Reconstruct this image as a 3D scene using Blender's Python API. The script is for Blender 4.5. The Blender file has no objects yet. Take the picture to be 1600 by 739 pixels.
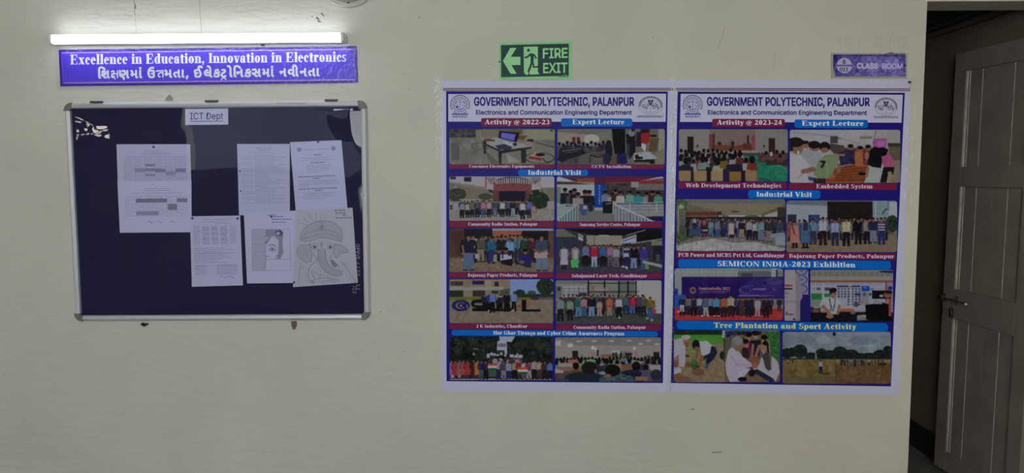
import bpy, bmesh, math, random, os
import numpy as np
from mathutils import Matrix, Vector, Euler
from math import radians, sin, cos, pi

# ------------------------------------------------------------------ camera, world, exposure
S = bpy.context.scene
COL = S.collection
F_PX = 1100.0
CAM_LOC = Vector((0.0, -2.92, 1.48))
CAM_ROT = Euler((radians(90 - 5.0), 0, radians(1.17)), 'XYZ')
cam_d = bpy.data.cameras.new('camera'); cam_d.sensor_width = 36; cam_d.lens = 36 * F_PX / 1600
cam_d.clip_start = 0.02
cam = bpy.data.objects.new('camera', cam_d); cam.location = CAM_LOC; cam.rotation_euler = CAM_ROT
COL.objects.link(cam); S.camera = cam
S.view_settings.view_transform = 'Standard'
S.view_settings.look = 'None'
S.view_settings.exposure = 0.0
S.view_settings.gamma = 1.0
S.view_settings.use_curve_mapping = False
world = bpy.data.worlds.new('overcast_sky'); S.world = world; world.use_nodes = True
WB = world.node_tree.nodes['Background']
SKY = 5.2                   # pale overcast, with an added warm lobe that brightens the screen holes mirrored in the board
wn = world.node_tree; _tc = wn.nodes.new('ShaderNodeTexCoord'); _dot = wn.nodes.new('ShaderNodeVectorMath'); _dot.operation = 'DOT_PRODUCT'
_dot.inputs[1].default_value = Vector((-.51, -.85, .12)).normalized()
_mx = wn.nodes.new('ShaderNodeMath'); _mx.operation = 'MAXIMUM'; _mx.inputs[1].default_value = 0
_pw = wn.nodes.new('ShaderNodeMath'); _pw.operation = 'POWER'; _pw.inputs[1].default_value = 40
_ad = wn.nodes.new('ShaderNodeMath'); _ad.operation = 'MULTIPLY_ADD'; _ad.inputs[1].default_value = 9.0; _ad.inputs[2].default_value = SKY
_mc = wn.nodes.new('ShaderNodeMix'); _mc.data_type = 'RGBA'; _mc.inputs[6].default_value = (.93, .97, 1, 1); _mc.inputs[7].default_value = (1, .86, .72, 1)
wn.links.new(_tc.outputs['Generated'], _dot.inputs[0]); wn.links.new(_dot.outputs['Value'], _mx.inputs[0]); wn.links.new(_mx.outputs[0], _pw.inputs[0])
wn.links.new(_pw.outputs[0], _ad.inputs[0]); wn.links.new(_pw.outputs[0], _mc.inputs[0]); wn.links.new(_ad.outputs[0], WB.inputs[1]); wn.links.new(_mc.outputs[2], WB.inputs[0])
LAMP_POWER = 11.0            # radiance of the LED diffuser
PHOTO_INK = 0.98            # the printed pictures are a little denser than the plain inks
ILLUM = 0.55                # typical light level on the wall, used to turn seen colours into albedos

# ------------------------------------------------------------------ helpers
RM = CAM_ROT.to_matrix()
def ray(u, v): return RM @ Vector(((u - 800) / F_PX, (369.5 - v) / F_PX, -1.0))
def W(u, v, off=0.0):
    """the point of the wall (or of a plane standing `off` metres before it) seen at photo pixel u, v"""
    d = ray(u, v); t = (-off - CAM_LOC.y) / d.y
    return CAM_LOC + d * t
def on_x(u, v, x):
    d = ray(u, v); t = (x - CAM_LOC.x) / d.x
    return CAM_LOC + d * t
def lin(c):
    return tuple((x / 255 / 12.92 if x <= 10.3 else ((x / 255 + .055) / 1.055) ** 2.4) for x in c)
def alb(c):
    """albedo of a surface that the photograph shows in sRGB colour c under the wall's light level"""
    return tuple(min(.93, x / ILLUM) for x in lin(c))

def link(o, parent=None):
    COL.objects.link(o)
    if parent is not None: o.parent = parent
    return o
def tag(o, label=None, cat=None, group=None, kind=None):
    if label: o['label'] = label
    if cat: o['category'] = cat
    if group: o['group'] = group
    if kind: o['kind'] = kind
    return o
def empty(name, loc):
    o = bpy.data.objects.new(name, None); o.location = loc; o.empty_display_size = .05
    return link(o)

_m = {}
def mat(name, col=(.5, .5, .5), rough=.5, metal=0.0, spec=.5, bump=None, vary=None):
    if name in _m: return _m[name]
    m = bpy.data.materials.new(name); m.use_nodes = True; nt = m.node_tree; b = nt.nodes['Principled BSDF']
    b.inputs['Base Color'].default_value = (*col, 1); b.inputs['Roughness'].default_value = rough
    b.inputs['Metallic'].default_value = metal; b.inputs['Specular IOR Level'].default_value = spec
    tc = nt.nodes.new('ShaderNodeTexCoord')
    if vary:
        sc, amt = vary
        n = nt.nodes.new('ShaderNodeTexNoise'); n.inputs['Scale'].default_value = sc; n.inputs['Detail'].default_value = 5
        nt.links.new(tc.outputs['Object'], n.inputs['Vector'])
        r = nt.nodes.new('ShaderNodeValToRGB')
        r.color_ramp.elements[0].position = .3; r.color_ramp.elements[1].position = .7
        r.color_ramp.elements[0].color = tuple(c * (1 - amt) for c in col) + (1,)
        r.color_ramp.elements[1].color = tuple(min(1, c * (1 + amt)) for c in col) + (1,)
        nt.links.new(n.outputs['Fac'], r.inputs[0]); nt.links.new(r.outputs[0], b.inputs['Base Color'])
    if bump:
        sc, st, stretch = bump
        mp = nt.nodes.new('ShaderNodeMapping'); mp.inputs['Scale'].default_value = stretch
        n = nt.nodes.new('ShaderNodeTexNoise'); n.inputs['Scale'].default_value = sc; n.inputs['Detail'].default_value = 4
        nt.links.new(tc.outputs['Object'], mp.inputs[0]); nt.links.new(mp.outputs[0], n.inputs['Vector'])
        bp = nt.nodes.new('ShaderNodeBump'); bp.inputs['Strength'].default_value = st; bp.inputs['Distance'].default_value = .01
        nt.links.new(n.outputs['Fac'], bp.inputs['Height']); nt.links.new(bp.outputs[0], b.inputs['Normal'])
    _m[name] = m
    return m
def ink_mat(name, rough, spec=.12, bump=None):
    if name in _m: return _m[name]
    m = mat(name, (.5, .5, .5), rough, 0, spec, bump)
    nt = m.node_tree; a = nt.nodes.new('ShaderNodeVertexColor'); a.layer_name = 'ink'
    nt.links.new(a.outputs['Color'], nt.nodes['Principled BSDF'].inputs['Base Color'])
    return m

def mesh_obj(name, verts, faces, m, parent=None, smooth=False, base=None):
    """one mesh object; verts are world coordinates, stored relative to the parent's place"""
    o_ = Vector((0, 0, 0))
    if base is not None: o_ = Vector(base)
    elif parent is not None: o_ = origin_of(parent)
    me = bpy.data.meshes.new(name)
    me.from_pydata([tuple(Vector(v) - o_) for v in verts], [], faces)
    ms = m if isinstance(m, (list, tuple)) else [m]
    for x in ms: me.materials.append(x)
    if smooth:
        for p in me.polygons: p.use_smooth = True
    o = bpy.data.objects.new(name, me)
    if base is not None and parent is None: o.location = o_
    return link(o, parent)
def origin_of(o):
    v = Vector(o.location)
    while o.parent is not None:
        o = o.parent; v = v + Vector(o.location)
    return v

class MB:
    """collects solid shapes in world coordinates into one mesh"""
    def __init__(s): s.v = []; s.f = []
    def add(s, vs, fs):
        n = len(s.v); s.v += [tuple(v) for v in vs]; s.f += [tuple(i + n for i in f) for f in fs]; return s
    def hexa(s, p):     # 8 points: 4 of one face, then the 4 opposite
        return s.add(p, [(0, 1, 2, 3), (7, 6, 5, 4), (0, 4, 5, 1), (1, 5, 6, 2), (2, 6, 7, 3), (3, 7, 4, 0)])
    def box(s, x0, y0, z0, x1, y1, z1):
        return s.hexa([(x0, y0, z0), (x1, y0, z0), (x1, y0, z1), (x0, y0, z1), (x0, y1, z0), (x1, y1, z0), (x1, y1, z1), (x0, y1, z1)])
    def plate(s, q, y0, y1):
        """q: photo-pixel corners of the front face; a slab whose front stands y0 and whose back stands y1 before the wall"""
        fr = [W(u, v, y0) for u, v in q]
        n = len(q)
        bk = [(p.x, -y1, p.z) for p in fr]
        fs = [tuple(range(n)), tuple(range(2 * n - 1, n - 1, -1))] + [(i, i + n, (i + 1) % n + n, (i + 1) % n) for i in range(n)]
        return s.add(fr + bk, fs)
    def tube(s, pts, r, n=10, closed=False):
        pts = [Vector(p) for p in pts]; k = len(pts); rings = []
        for i, p in enumerate(pts):
            a = pts[(i - 1) % k] if (closed or i > 0) else p
            b = pts[(i + 1) % k] if (closed or i < k - 1) else p
            d = (b - a).normalized(); up = Vector((0, 1, 0)) if abs(d.y) < .9 else Vector((1, 0, 0))
            e1 = d.cross(up).normalized(); e2 = d.cross(e1)
            rings.append([p + e1 * r * cos(2 * pi * j / n) + e2 * r * sin(2 * pi * j / n) for j in range(n)])
        base = len(s.v)
        for rg in rings: s.v += [tuple(q) for q in rg]
        for i in range(k if closed else k - 1):
            for j in range(n):
                a = base + i * n; b = base + ((i + 1) % k) * n
                s.f.append((a + j, a + (j + 1) % n, b + (j + 1) % n, b + j))
        if not closed:
            s.f.append(tuple(base + j for j in range(n - 1, -1, -1))); s.f.append(tuple(base + (k - 1) * n + j for j in range(n)))
        return s
    def build(s, name, m, parent=None, smooth=False, base=None, bevel=0):
        o = mesh_obj(name, s.v, s.f, m, parent, smooth, base)
        if bevel:
            bv = o.modifiers.new('edge', 'BEVEL'); bv.width = bevel; bv.segments = 2; bv.limit_method = 'ANGLE'
        return o

class Quad:
    def __init__(s, *c): s.c = c       # TL TR BR BL in photo pixels
    def at(s, a, b):
        (x0, y0), (x1, y1), (x2, y2), (x3, y3) = s.c
        return ((1 - b) * ((1 - a) * x0 + a * x1) + b * ((1 - a) * x3 + a * x2),
                (1 - b) * ((1 - a) * y0 + a * y1) + b * ((1 - a) * y3 + a * y2))
    def pts(s): return list(s.c)
    def inset(s, d):
        cx = sum(p[0] for p in s.c) / 4; cy = sum(p[1] for p in s.c) / 4
        return Quad(*[(x + (d if x < cx else -d), y + (d if y < cy else -d)) for x, y in s.c])

class Ink:
    """flat print: coloured polygons in photo pixels, all in one mesh at one height over the wall"""
    def __init__(s, off): s.off = off; s.v = []; s.f = []; s.c = []
    def poly(s, pts, col, lift=0.0):
        n = len(s.v); s.v += [W(u, v, s.off + lift) for u, v in pts]; s.f.append(tuple(range(n, n + len(pts)))); s.c.append(alb(col)); return s
    def quad(s, q, col, lift=0.0): return s.poly(q.pts(), col, lift)
    def tris(s, pts, faces, col, lift=0.0, lifts=None):
        n = len(s.v); lv = lifts if lifts is not None else [0] * len(pts)
        s.v += [W(u, v, s.off + lift + l_ * 1.5e-5) for (u, v), l_ in zip(pts, lv)]
        for f in faces: s.f.append(tuple(i + n for i in f)); s.c.append(alb(col))
        return s
    def line(s, pts, w, col, lift=0.0, closed=False):
        pts = list(pts)
        if closed: pts = pts + [pts[0]]
        L = []; R_ = []
        for i, p in enumerate(pts):
            a = pts[max(0, i - 1)]; b = pts[min(len(pts) - 1, i + 1)]
            if closed and i in (0, len(pts) - 1): a = pts[-2]; b = pts[1]
            dx, dy = b[0] - a[0], b[1] - a[1]; q = math.hypot(dx, dy) or 1
            nx, ny = -dy / q * w / 2, dx / q * w / 2
            L.append((p[0] + nx, p[1] + ny)); R_.append((p[0] - nx, p[1] - ny))
        k = len(pts)
        return s.tris(L + R_, [(i, i + 1, k + i + 1, k + i) for i in range(k - 1)], col, lift)
    def ell(s, cx, cy, rx, ry, col, lift=0.0, n=28):
        return s.poly([(cx + rx * cos(2 * pi * i / n), cy + ry * sin(2 * pi * i / n)) for i in range(n)], col, lift)
    def ring(s, cx, cy, rx, ry, w, col, a0=0, a1=360, lift=0.0, n=40):
        return s.line([(cx + rx * cos(radians(a0 + (a1 - a0) * i / n)), cy + ry * sin(radians(a0 + (a1 - a0) * i / n))) for i in range(n + 1)], w, col, lift)
    def rrect(s, x0, y0, x1, y1, r, col, dy=0.0, lift=0.0):
        """rounded bar, right end dy pixels lower"""
        p = []
        for cx, cy, a in ((x1 - r, y0 + r, -90), (x1 - r, y1 - r, 0), (x0 + r, y1 - r, 90), (x0 + r, y0 + r, 180)):
            for k in range(6):
                t = radians(a + 18 * k); x = cx + r * cos(t)
                p.append((x, cy + r * sin(t) + dy * (x - x0) / (x1 - x0)))
        return s.poly(p, col, lift)
    def words(s, u0, v0, u1, v1, h, col, rnd, gap=.9, lift=0.0):
        """a line of small illegible print: word-sized dashes from (u0,v0) to (u1,v1)"""
        L = u1 - u0; x = 0
        while x < L - 1:
            w = min(L - x, rnd.uniform(2, 7)); a = x / L; b = (x + w) / L
            va = v0 + (v1 - v0) * a; vb = v0 + (v1 - v0) * b
            s.poly([(u0 + x, va - h / 2), (u0 + x + w, vb - h / 2), (u0 + x + w, vb + h / 2), (u0 + x, va + h / 2)], col, lift)
            x += w + gap
        return s
    def text(s, glyphs, p0, p1, cap, col, lift=0.0):
        """glyphs: (points, faces) with x in 0..1 and y in cap heights; laid from p0 to p1 along the baseline"""
        pts, faces = glyphs
        q = [(p0[0] + (p1[0] - p0[0]) * x + 0, p0[1] + (p1[1] - p0[1]) * x - y * cap) for x, y in pts]
        return s.tris(q, faces, col, lift)
    def build(s, name, m, parent=None, label=None, base=None):
        o = mesh_obj(name, s.v, s.f, m, parent, False, base)
        me = o.data; at = me.color_attributes.new('ink', 'FLOAT_COLOR', 'CORNER')
        buf = []
        for p, c in zip(me.polygons, s.c): buf += list((*c, 1.0)) * len(p.vertices)
        at.data.foreach_set('color', buf)
        if label: o['label'] = label
        return o

# ------------------------------------------------------------------ lettering
_fonts = {}
def font(fn):
    if fn not in _fonts:
        f = None
        try:
            f = bpy.data.fonts.load(os.path.join(bpy.utils.system_resource('DATAFILES'), 'fonts', fn))
        except Exception: f = None
        _fonts[fn] = f
    return _fonts[fn]
def raw_text(body, off=0.0, fn='Inter.woff2', spacing=1.0):
    c = bpy.data.curves.new('lettering', 'FONT'); c.body = body; c.offset = off; c.space_character = spacing; c.resolution_u = 4
    f = font(fn) if fn else None
    if f: c.font = f
    o = bpy.data.objects.new('lettering', c); COL.objects.link(o)
    dg = bpy.context.evaluated_depsgraph_get(); ev = o.evaluated_get(dg); me = ev.to_mesh()
    v = [(p.co.x, p.co.y) for p in me.vertices]; fs = [tuple(p.vertices) for p in me.polygons]
    ev.to_mesh_clear(); bpy.data.objects.remove(o); bpy.data.curves.remove(c)
    return v, fs
def bold(v, fs, d):
    """a heavier weight: the same outlines laid again a little to every side"""
    if d <= 0: return v, fs
    V = []; F_ = []
    for k in range(6):
        n = len(V); a = k * pi / 3
        V += [(x + d * cos(a), y + d * sin(a)) for x, y in v]; F_ += [tuple(i + n for i in f) for f in fs]
    n = len(V); V += v; F_ += [tuple(i + n for i in f) for f in fs]
    return V, F_
def union(v, fs, dy):
    """overlapping flat pieces -> thin horizontal strips without overlaps"""
    y0 = min(p[1] for p in v); rows = {}
    for f in fs:
        P = [v[i] for i in f]; lo = min(p[1] for p in P); hi = max(p[1] for p in P); n = len(P)
        for r in range(int((lo - y0) / dy), int((hi - y0) / dy) + 1):
            y = y0 + (r + .5) * dy; xs = []
            for i in range(n):
                (ax, ay), (bx, by) = P[i], P[(i + 1) % n]
                if (ay > y) != (by > y): xs.append(ax + (y - ay) * (bx - ax) / (by - ay))
            if len(xs) > 1: xs.sort(); rows.setdefault(r, []).extend(zip(xs[::2], xs[1::2]))
    V = []; F_ = []
    for r, iv in rows.items():
        iv.sort(); cur = list(iv[0]); out = []
        for x0, x1 in iv[1:]:
            if x0 <= cur[1] + dy * .05: cur[1] = max(cur[1], x1)
            else: out.append(cur); cur = [x0, x1]
        out.append(cur); ya = y0 + r * dy; yb = ya + dy
        for x0, x1 in out:
            n = len(V); V += [(x0, ya), (x1, ya), (x1, yb), (x0, yb)]; F_.append((n, n + 1, n + 2, n + 3))
    return V, F_
def norm(v, fs, cap):
    v, fs = union(v, fs, cap / 44)
    x0 = min(p[0] for p in v); x1 = max(p[0] for p in v)
    return [((x - x0) / (x1 - x0), y / cap) for x, y in v], fs
_caps = {}
def sans(body, off=0.0, spacing=1.0):
    k = off
    if k not in _caps: _caps[k] = max(p[1] for p in raw_text('H')[0]) + 2 * off
    v, fs = bold(*raw_text(body, spacing=spacing), off)
    return norm([(x, y + off) for x, y in v], fs, _caps[k])

# a bold book serif drawn from stems, hairlines, bowls and diagonals (unit: capital height)
TK, HR, XH = .235, .07, .70
class G:
    def __init__(s, w): s.w = w; s.v = []; s.f = []
    def _a(s, p): n = len(s.v); s.v += p; s.f.append(tuple(range(n, n + len(p)))); return s
    def r(s, x0, y0, x1, y1): return s._a([(x0, y0), (x1, y0), (x1, y1), (x0, y1)])
    def st(s, x, y0, y1, e='bt', T=TK):
        s.r(x, y0, x + T, y1)
        if 'b' in e: s.r(x - .08, y0, x + T + .08, y0 + HR)
        if 't' in e: s.r(x - .08, y1 - HR, x + T + .08, y1)
        if 'f' in e: s.r(x - .09, y1 - HR, x + T * .5, y1)
        return s
    def d(s, x0, y0, x1, y1, w): return s._a([(x0, y0), (x0 + w, y0), (x1 + w, y1), (x1, y1)])
    def o(s, x0, y0, x1, y1, a0=0, a1=360, T=TK, t=HR):
        cx, cy, rx, ry = (x0 + x1) / 2, (y0 + y1) / 2, (x1 - x0) / 2, (y1 - y0) / 2
        k = max(6, int(abs(a1 - a0) / 15)); n = len(s.v)
        for i in range(k + 1):
            a = radians(a0 + (a1 - a0) * i / k)
            s.v += [(cx + rx * cos(a), cy + ry * sin(a)), (cx + max(.02, rx - T) * cos(a), cy + (ry - t) * sin(a))]
        for i in range(k): s.f.append((n + 2 * i, n + 2 * i + 2, n + 2 * i + 3, n + 2 * i + 1))
        return s
    def dot(s, cx, cy, r=.13): return s._a([(cx + r * cos(i * pi / 5), cy + r * sin(i * pi / 5)) for i in range(10)])
def make_serif():
    D = {}
    D['E'] = G(.86).st(.1, 0, 1).r(.1, .93, .74, 1).r(.68, .72, .74, 1).r(.3, .47, .58, .54).r(.54, .36, .59, .66).r(.1, 0, .76, .07).r(.7, 0, .77, .3)
    D['F'] = G(.80).st(.1, 0, 1).r(.1, .93, .74, 1).r(.68, .70, .74, 1).r(.3, .47, .56, .54).r(.52, .36, .57, .66)
    D['L'] = G(.84).st(.1, 0, 1).r(.1, 0, .74, .07).r(.68, 0, .75, .32)
    D['I'] = G(.46).st(.11, 0, 1)
    D['H'] = G(.98).st(.1, 0, 1).st(.64, 0, 1).r(.3, .46, .68, .54)
    D['T'] = G(.84).st(.3, 0, 1, 'b').r(.04, .93, .8, 1).r(.04, .7, .1, 1).r(.74, .7, .8, 1)
    D['N'] = G(.96).r(.12, 0, .19, 1).r(.02, 0, .3, .07).r(.02, .93, .3, 1).d(.68, 0, .1, 1, .22).r(.78, 0, .85, 1).r(.66, .93, .96, 1)
    D['M'] = G(1.16).r(.12, 0, .19, 1).r(.02, 0, .3, .07).r(.02, .93, .3, 1).d(.45, 0, .1, 1, .24).d(.52, 0, .85, 1, .07).st(.82, 0, 1)
    D['A'] = G(.94).d(.1, 0, .42, 1, .08).d(.6, 0, .36, 1, .24).r(.22, .3, .66, .37).r(0, 0, .28, .07).r(.5, 0, .93, .07)
    D['V'] = G(.92).d(.36, 0, .1, 1, .25).d(.48, 0, .74, 1, .08).r(0, .93, .42, 1).r(.64, .93, .92, 1)
    D['W'] = G(1.28).d(.3, 0, .1, 1, .24).d(.42, 0, .62, 1, .08).d(.78, 0, .56, 1, .24).d(.92, 0, 1.12, 1, .08).r(0, .93, .4, 1).r(1.02, .93, 1.28, 1)
    D['O'] = G(.98).o(.04, -.02, .94, 1.02)
    D['C'] = G(.88).o(.04, -.02, .9, 1.02, 42, 318).r(.74, .66, .79, 1)
    D['G'] = G(.96).o(.04, -.02, .92, 1.02, 42, 330).r(.74, .66, .79, 1).st(.62, .03, .42, 't')
    D['D'] = G(.92).st(.1, 0, 1).o(-.18, 0, .88, 1, -90, 90).r(.1, 0, .4, .07).r(.1, .93, .4, 1)
    D['P'] = G(.80).st(.1, 0, 1).o(.02, .44, .76, 1, -90, 90, .22).r(.2, .93, .42, 1).r(.2, .44, .42, .51)
    D['B'] = G(.84).st(.1, 0, 1).o(.06, .48, .72, 1, -90, 90, .2).r(.2, .93, .42, 1).r(.2, .48, .42, .55).o(.02, 0, .8, .55, -90, 90, .22).r(.2, 0, .42, .07)
    D['R'] = G(.90).st(.1, 0, 1).o(.04, .46, .74, 1, -90, 90, .21).r(.2, .93, .42, 1).r(.2, .46, .42, .53).d(.62, 0, .32, .5, .25).r(.6, 0, .92, .07)
    D['S'] = G(.70).o(.06, .46, .62, 1.02, 35, 262, .2).o(.06, -.02, .66, .54, -150, 88, .2).d(.46, .36, .16, .62, .14).r(.54, .7, .59, 1).r(.06, 0, .11, .3)
    D['J'] = G(.60).st(.22, .12, 1, 't').o(-.02, -.04, .45, .34, 200, 360, .22).dot(.09, .16, .1)
    D['K'] = G(.98).st(.1, 0, 1).d(.32, .42, .7, 1, .08).d(.66, 0, .36, .56, .26).r(.6, 0, 1, .07).r(.58, .93, .9, 1)
    D['X'] = G(.92).d(.6, 0, .08, 1, .26).d(.1, 0, .7, 1, .08)
    D['a'] = G(.64).st(.32, 0, .48, '').r(.5, 0, .62, .08).o(.08, .3, .555, XH + .02, 0, 160, .2).o(.03, -.02, .5, .44, 70, 330, .2).dot(.14, .5, .1)
    D['b'] = G(.70).st(.08, 0, 1.02, 'f').o(.14, -.02, .66, XH + .02, -110, 110, .22)
    D['c'] = G(.56).o(.03, -.02, .57, XH + .02, 45, 318, .22).dot(.44, .5, .1)
    D['d'] = G(.70).o(.04, -.02, .56, XH + .02, 70, 290, .22).st(.38, 0, 1.02, 'f').r(.5, 0, .7, .07)
    D['e'] = G(.58).o(.03, -.02, .56, XH + .02, 0, 318, .21).r(.12, .37, .55, .43)
    D['f'] = G(.44).st(.1, 0, .8, 'b').o(.1, .6, .6, 1.04, 60, 180, .22).r(0, XH - .07, .42, XH).dot(.42, .9, .09)
    D['g'] = G(.64).o(.06, .24, .54, XH + .02, 0, 360, .18).r(.44, XH - .1, .63, XH).o(.04, -.28, .6, .16, 0, 360, .13).r(.12, .08, .34, .2)
    D['h'] = G(.74).st(.08, 0, 1.02, 'bf').st(.44, 0, .46, 'b', .22).o(.16, .2, .66, XH + .02, 0, 120, .22)
    D['i'] = G(.38).st(.08, 0, XH, 'bf').dot(.19, .9, .13)
    D['j'] = G(.40).st(.1, -.1, XH, 'f').o(-.12, -.3, .335, .12, 220, 360, .22).dot(.21, .9, .13)
    D['k'] = G(.72).st(.08, 0, 1.02, 'bf').d(.28, .3, .48, XH, .08).d(.46, 0, .28, .42, .24).r(.42, 0, .74, .07).r(.4, XH - .07, .66, XH)
    D['l'] = G(.38).st(.08, 0, 1.02, 'bf')
    D['m'] = G(1.08).st(.08, 0, XH, 'bf').st(.43, 0, .46, 'b', .22).o(.16, .2, .65, XH + .02, 0, 120, .22).st(.78, 0, .46, 'b', .22).o(.5, .2, 1.0, XH + .02, 0, 120, .22)
    D['n'] = G(.74).st(.08, 0, XH, 'bf').st(.44, 0, .46, 'b', .22).o(.16, .2, .66, XH + .02, 0, 120, .22)
    D['o'] = G(.64).o(.03, -.02, .61, XH + .02)
    D['p'] = G(.70).st(.08, -.3, XH, 'bf').o(.14, -.02, .66, XH + .02, -110, 110, .22)
    D['r'] = G(.56).st(.08, 0, XH, 'bf').o(.18, .34, .66, XH + .02, 60, 170, .16).dot(.46, .58, .11)
    D['s'] = G(.50).o(.05, .32, .45, XH + .02, 30, 262, .15).o(.05, -.02, .47, .38, -150, 88, .15).d(.3, .26, .12, .44, .12).r(.38, .5, .42, .7).r(.05, 0, .09, .2)
    D['t'] = G(.44).st(.1, .06, .88, '').r(0, XH - .07, .42, XH).o(.1, -.02, .56, .34, 180, 300, .22)
    D['u'] = G(.74).st(.08, .2, XH, 'f', .22).o(.08, -.02, .58, .5, 180, 300, .22).st(.43, 0, XH, 'f').r(.6, 0, .74, .07)
    D['v'] = G(.64).d(.24, 0, .06, XH, .22).d(.36, 0, .5, XH, .08).r(0, XH - .07, .34, XH).r(.42, XH - .07, .64, XH)
    D['w'] = G(.92).d(.2, 0, .04, XH, .2).d(.32, 0, .44, XH, .08).d(.54, 0, .38, XH, .2).d(.66, 0, .8, XH, .08).r(0, XH - .07, .3, XH).r(.72, XH - .07, .92, XH)
    D['x'] = G(.66).d(.38, 0, .04, XH, .24).d(.06, 0, .48, XH, .09).r(0, 0, .22, .07).r(.3, 0, .66, .07).r(0, XH - .07, .34, XH).r(.4, XH - .07, .62, XH)
    D['y'] = G(.64).d(.24, 0, .06, XH, .22).d(.2, -.3, .5, XH, .09).r(0, XH - .07, .34, XH).r(.42, XH - .07, .64, XH).dot(.16, -.2, .1)
    D['q'] = G(.70).o(.04, -.02, .56, XH + .02, 70, 290, .22).st(.38, -.3, XH, 'b')
    D['0'] = G(.68).o(.05, -.02, .63, 1.02)
    D['1'] = G(.56).st(.18, 0, 1, 'bf')
    D['2'] = G(.68).o(.06, .4, .62, 1.02, -20, 165, .22).d(.06, .1, .38, .6, .16).r(.05, 0, .62, .17).r(.58, 0, .64, .28)
    D['3'] = G(.68).o(.06, .48, .58, 1.02, -80, 150, .2).o(.03, -.02, .62, .56, -150, 90, .22)
    D['4'] = G(.68).r(.36, 0, .58, 1).d(.04, .3, .34, 1, .08).r(.04, .22, .66, .36)
    D['5'] = G(.68).r(.12, .86, .6, 1).r(.12, .5, .2, 1).o(0, -.02, .62, .62, -150, 120, .22)
    D['-'] = G(.42).r(.06, .27, .36, .4)
    D[','] = G(.32).dot(.15, .11, .13).d(.08, -.2, .16, .06, .09)
    D['.'] = G(.32).dot(.15, .11, .13)
    D['@'] = G(1.05).o(.03, -.2, 1.0, .9, 0, 320, .09, .07).o(.28, .08, .66, .64, 0, 360, .13).d(.6, .1, .68, .64, .1)
    D[' '] = G(.34)
    D["'"] = G(.26).dot(.12, .88, .1)
    return D
SERIF = make_serif()
def serif(body, track=.02):
    v = []; f = []; x = 0
    for ch in body:
        g = SERIF.get(ch, SERIF[' ']); n = len(v)
        v += [(p[0] + x, p[1]) for p in g.v]; f += [tuple(i + n for i in q) for q in g.f]
        x += g.w + track
    return norm(v, f, 1.0)

def stroke(paths, w):
    v = []; f = []
    for pts in paths:
        for a, b in zip(pts[:-1], pts[1:]):
            dx, dy = b[0] - a[0], b[1] - a[1]; q = math.hypot(dx, dy) or 1; nx, ny = -dy / q * w / 2, dx / q * w / 2
            n = len(v); v += [(a[0] + nx, a[1] + ny), (b[0] + nx, b[1] + ny), (b[0] - nx, b[1] - ny), (a[0] - nx, a[1] - ny)]; f.append((n, n + 1, n + 2, n + 3))
        for p in pts:
            n = len(v); v += [(p[0] + w / 2 * cos(i * pi / 5), p[1] + w / 2 * sin(i * pi / 5)) for i in range(10)]; f.append(tuple(range(n, n + 10)))
    return v, f
def gujarati():
    """the banner's second line: font glyphs, with the joined letters drawn as pen strokes"""
    fn = 'NotoSansGujarati-Regular.woff2'; off = .034
    H = max(p[1] for p in raw_text('\u0aa8', 0, fn)[0])
    KSS = stroke([[(.04, .82), (.2, .95), (.38, .88), (.4, .7), (.26, .58), (.08, .52)], [(.26, .56), (.1, .38), (.06, .2), (.18, .06), (.34, .1), (.44, .26)],
                  [(.2, .3), (.36, .12), (.52, -.1)], [(.3, .55), (.8, .55)], [(.84, .06), (.84, .95)]], .17)
    TT = stroke([[(.02, .86), (.3, .9), (.86, .9)], [(.82, .62), (.5, .66), (.3, .5), (.26, .28), (.38, .1), (.5, .12)], [(.86, .06), (.86, .95)]], .17)
    CARET = stroke([[(.1, -.34), (.42, -.06), (.74, -.34)]], .15)
    seq = ['\u0abf\u0ab6', KSS, '\u0aa3', '\u0aae', '\u0abe\u0a82', None, '\u0a89', TT, '\u0aae', '\u0aa4', '\u0abe', ',', None,
           '\u0a88', '\u0ab2\u0ac7', '\u0a95', ('\u0a9f', CARET), '\u0acb', '\u0abf\u0aa8', '\u0a95', '\u0ab8', '\u0aae', '\u0abe\u0a82', None,
           '\u0aa8', '\u0ab5\u0ac0', '\u0aa8', '\u0aa4', '\u0abe']
    V = []; Fc = []; x = 0
    for it in seq:
        if it is None: x += .55; continue
        extra = None
        if isinstance(it, tuple) and isinstance(it[0], str): it, extra = it
        if isinstance(it, str):
            v, f = bold(*raw_text(it, 0, fn), off); v = [(a / H, b / H) for a, b in v]
        else: v, f = it
        x0 = min(p[0] for p in v); x1 = max(p[0] for p in v)
        n = len(V); V += [(p[0] - x0 + x, p[1]) for p in v]; Fc += [tuple(i + n for i in q) for q in f]
        if extra:
            n = len(V); V += [(p[0] + x, p[1]) for p in extra[0]]; Fc += [tuple(i + n for i in q) for q in extra[1]]
        gap = .10 if it not in ('\u0a95', '\u0a9f') else .0
        x += x1 - x0 + gap
    return norm(V, Fc, 1.0)

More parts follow.
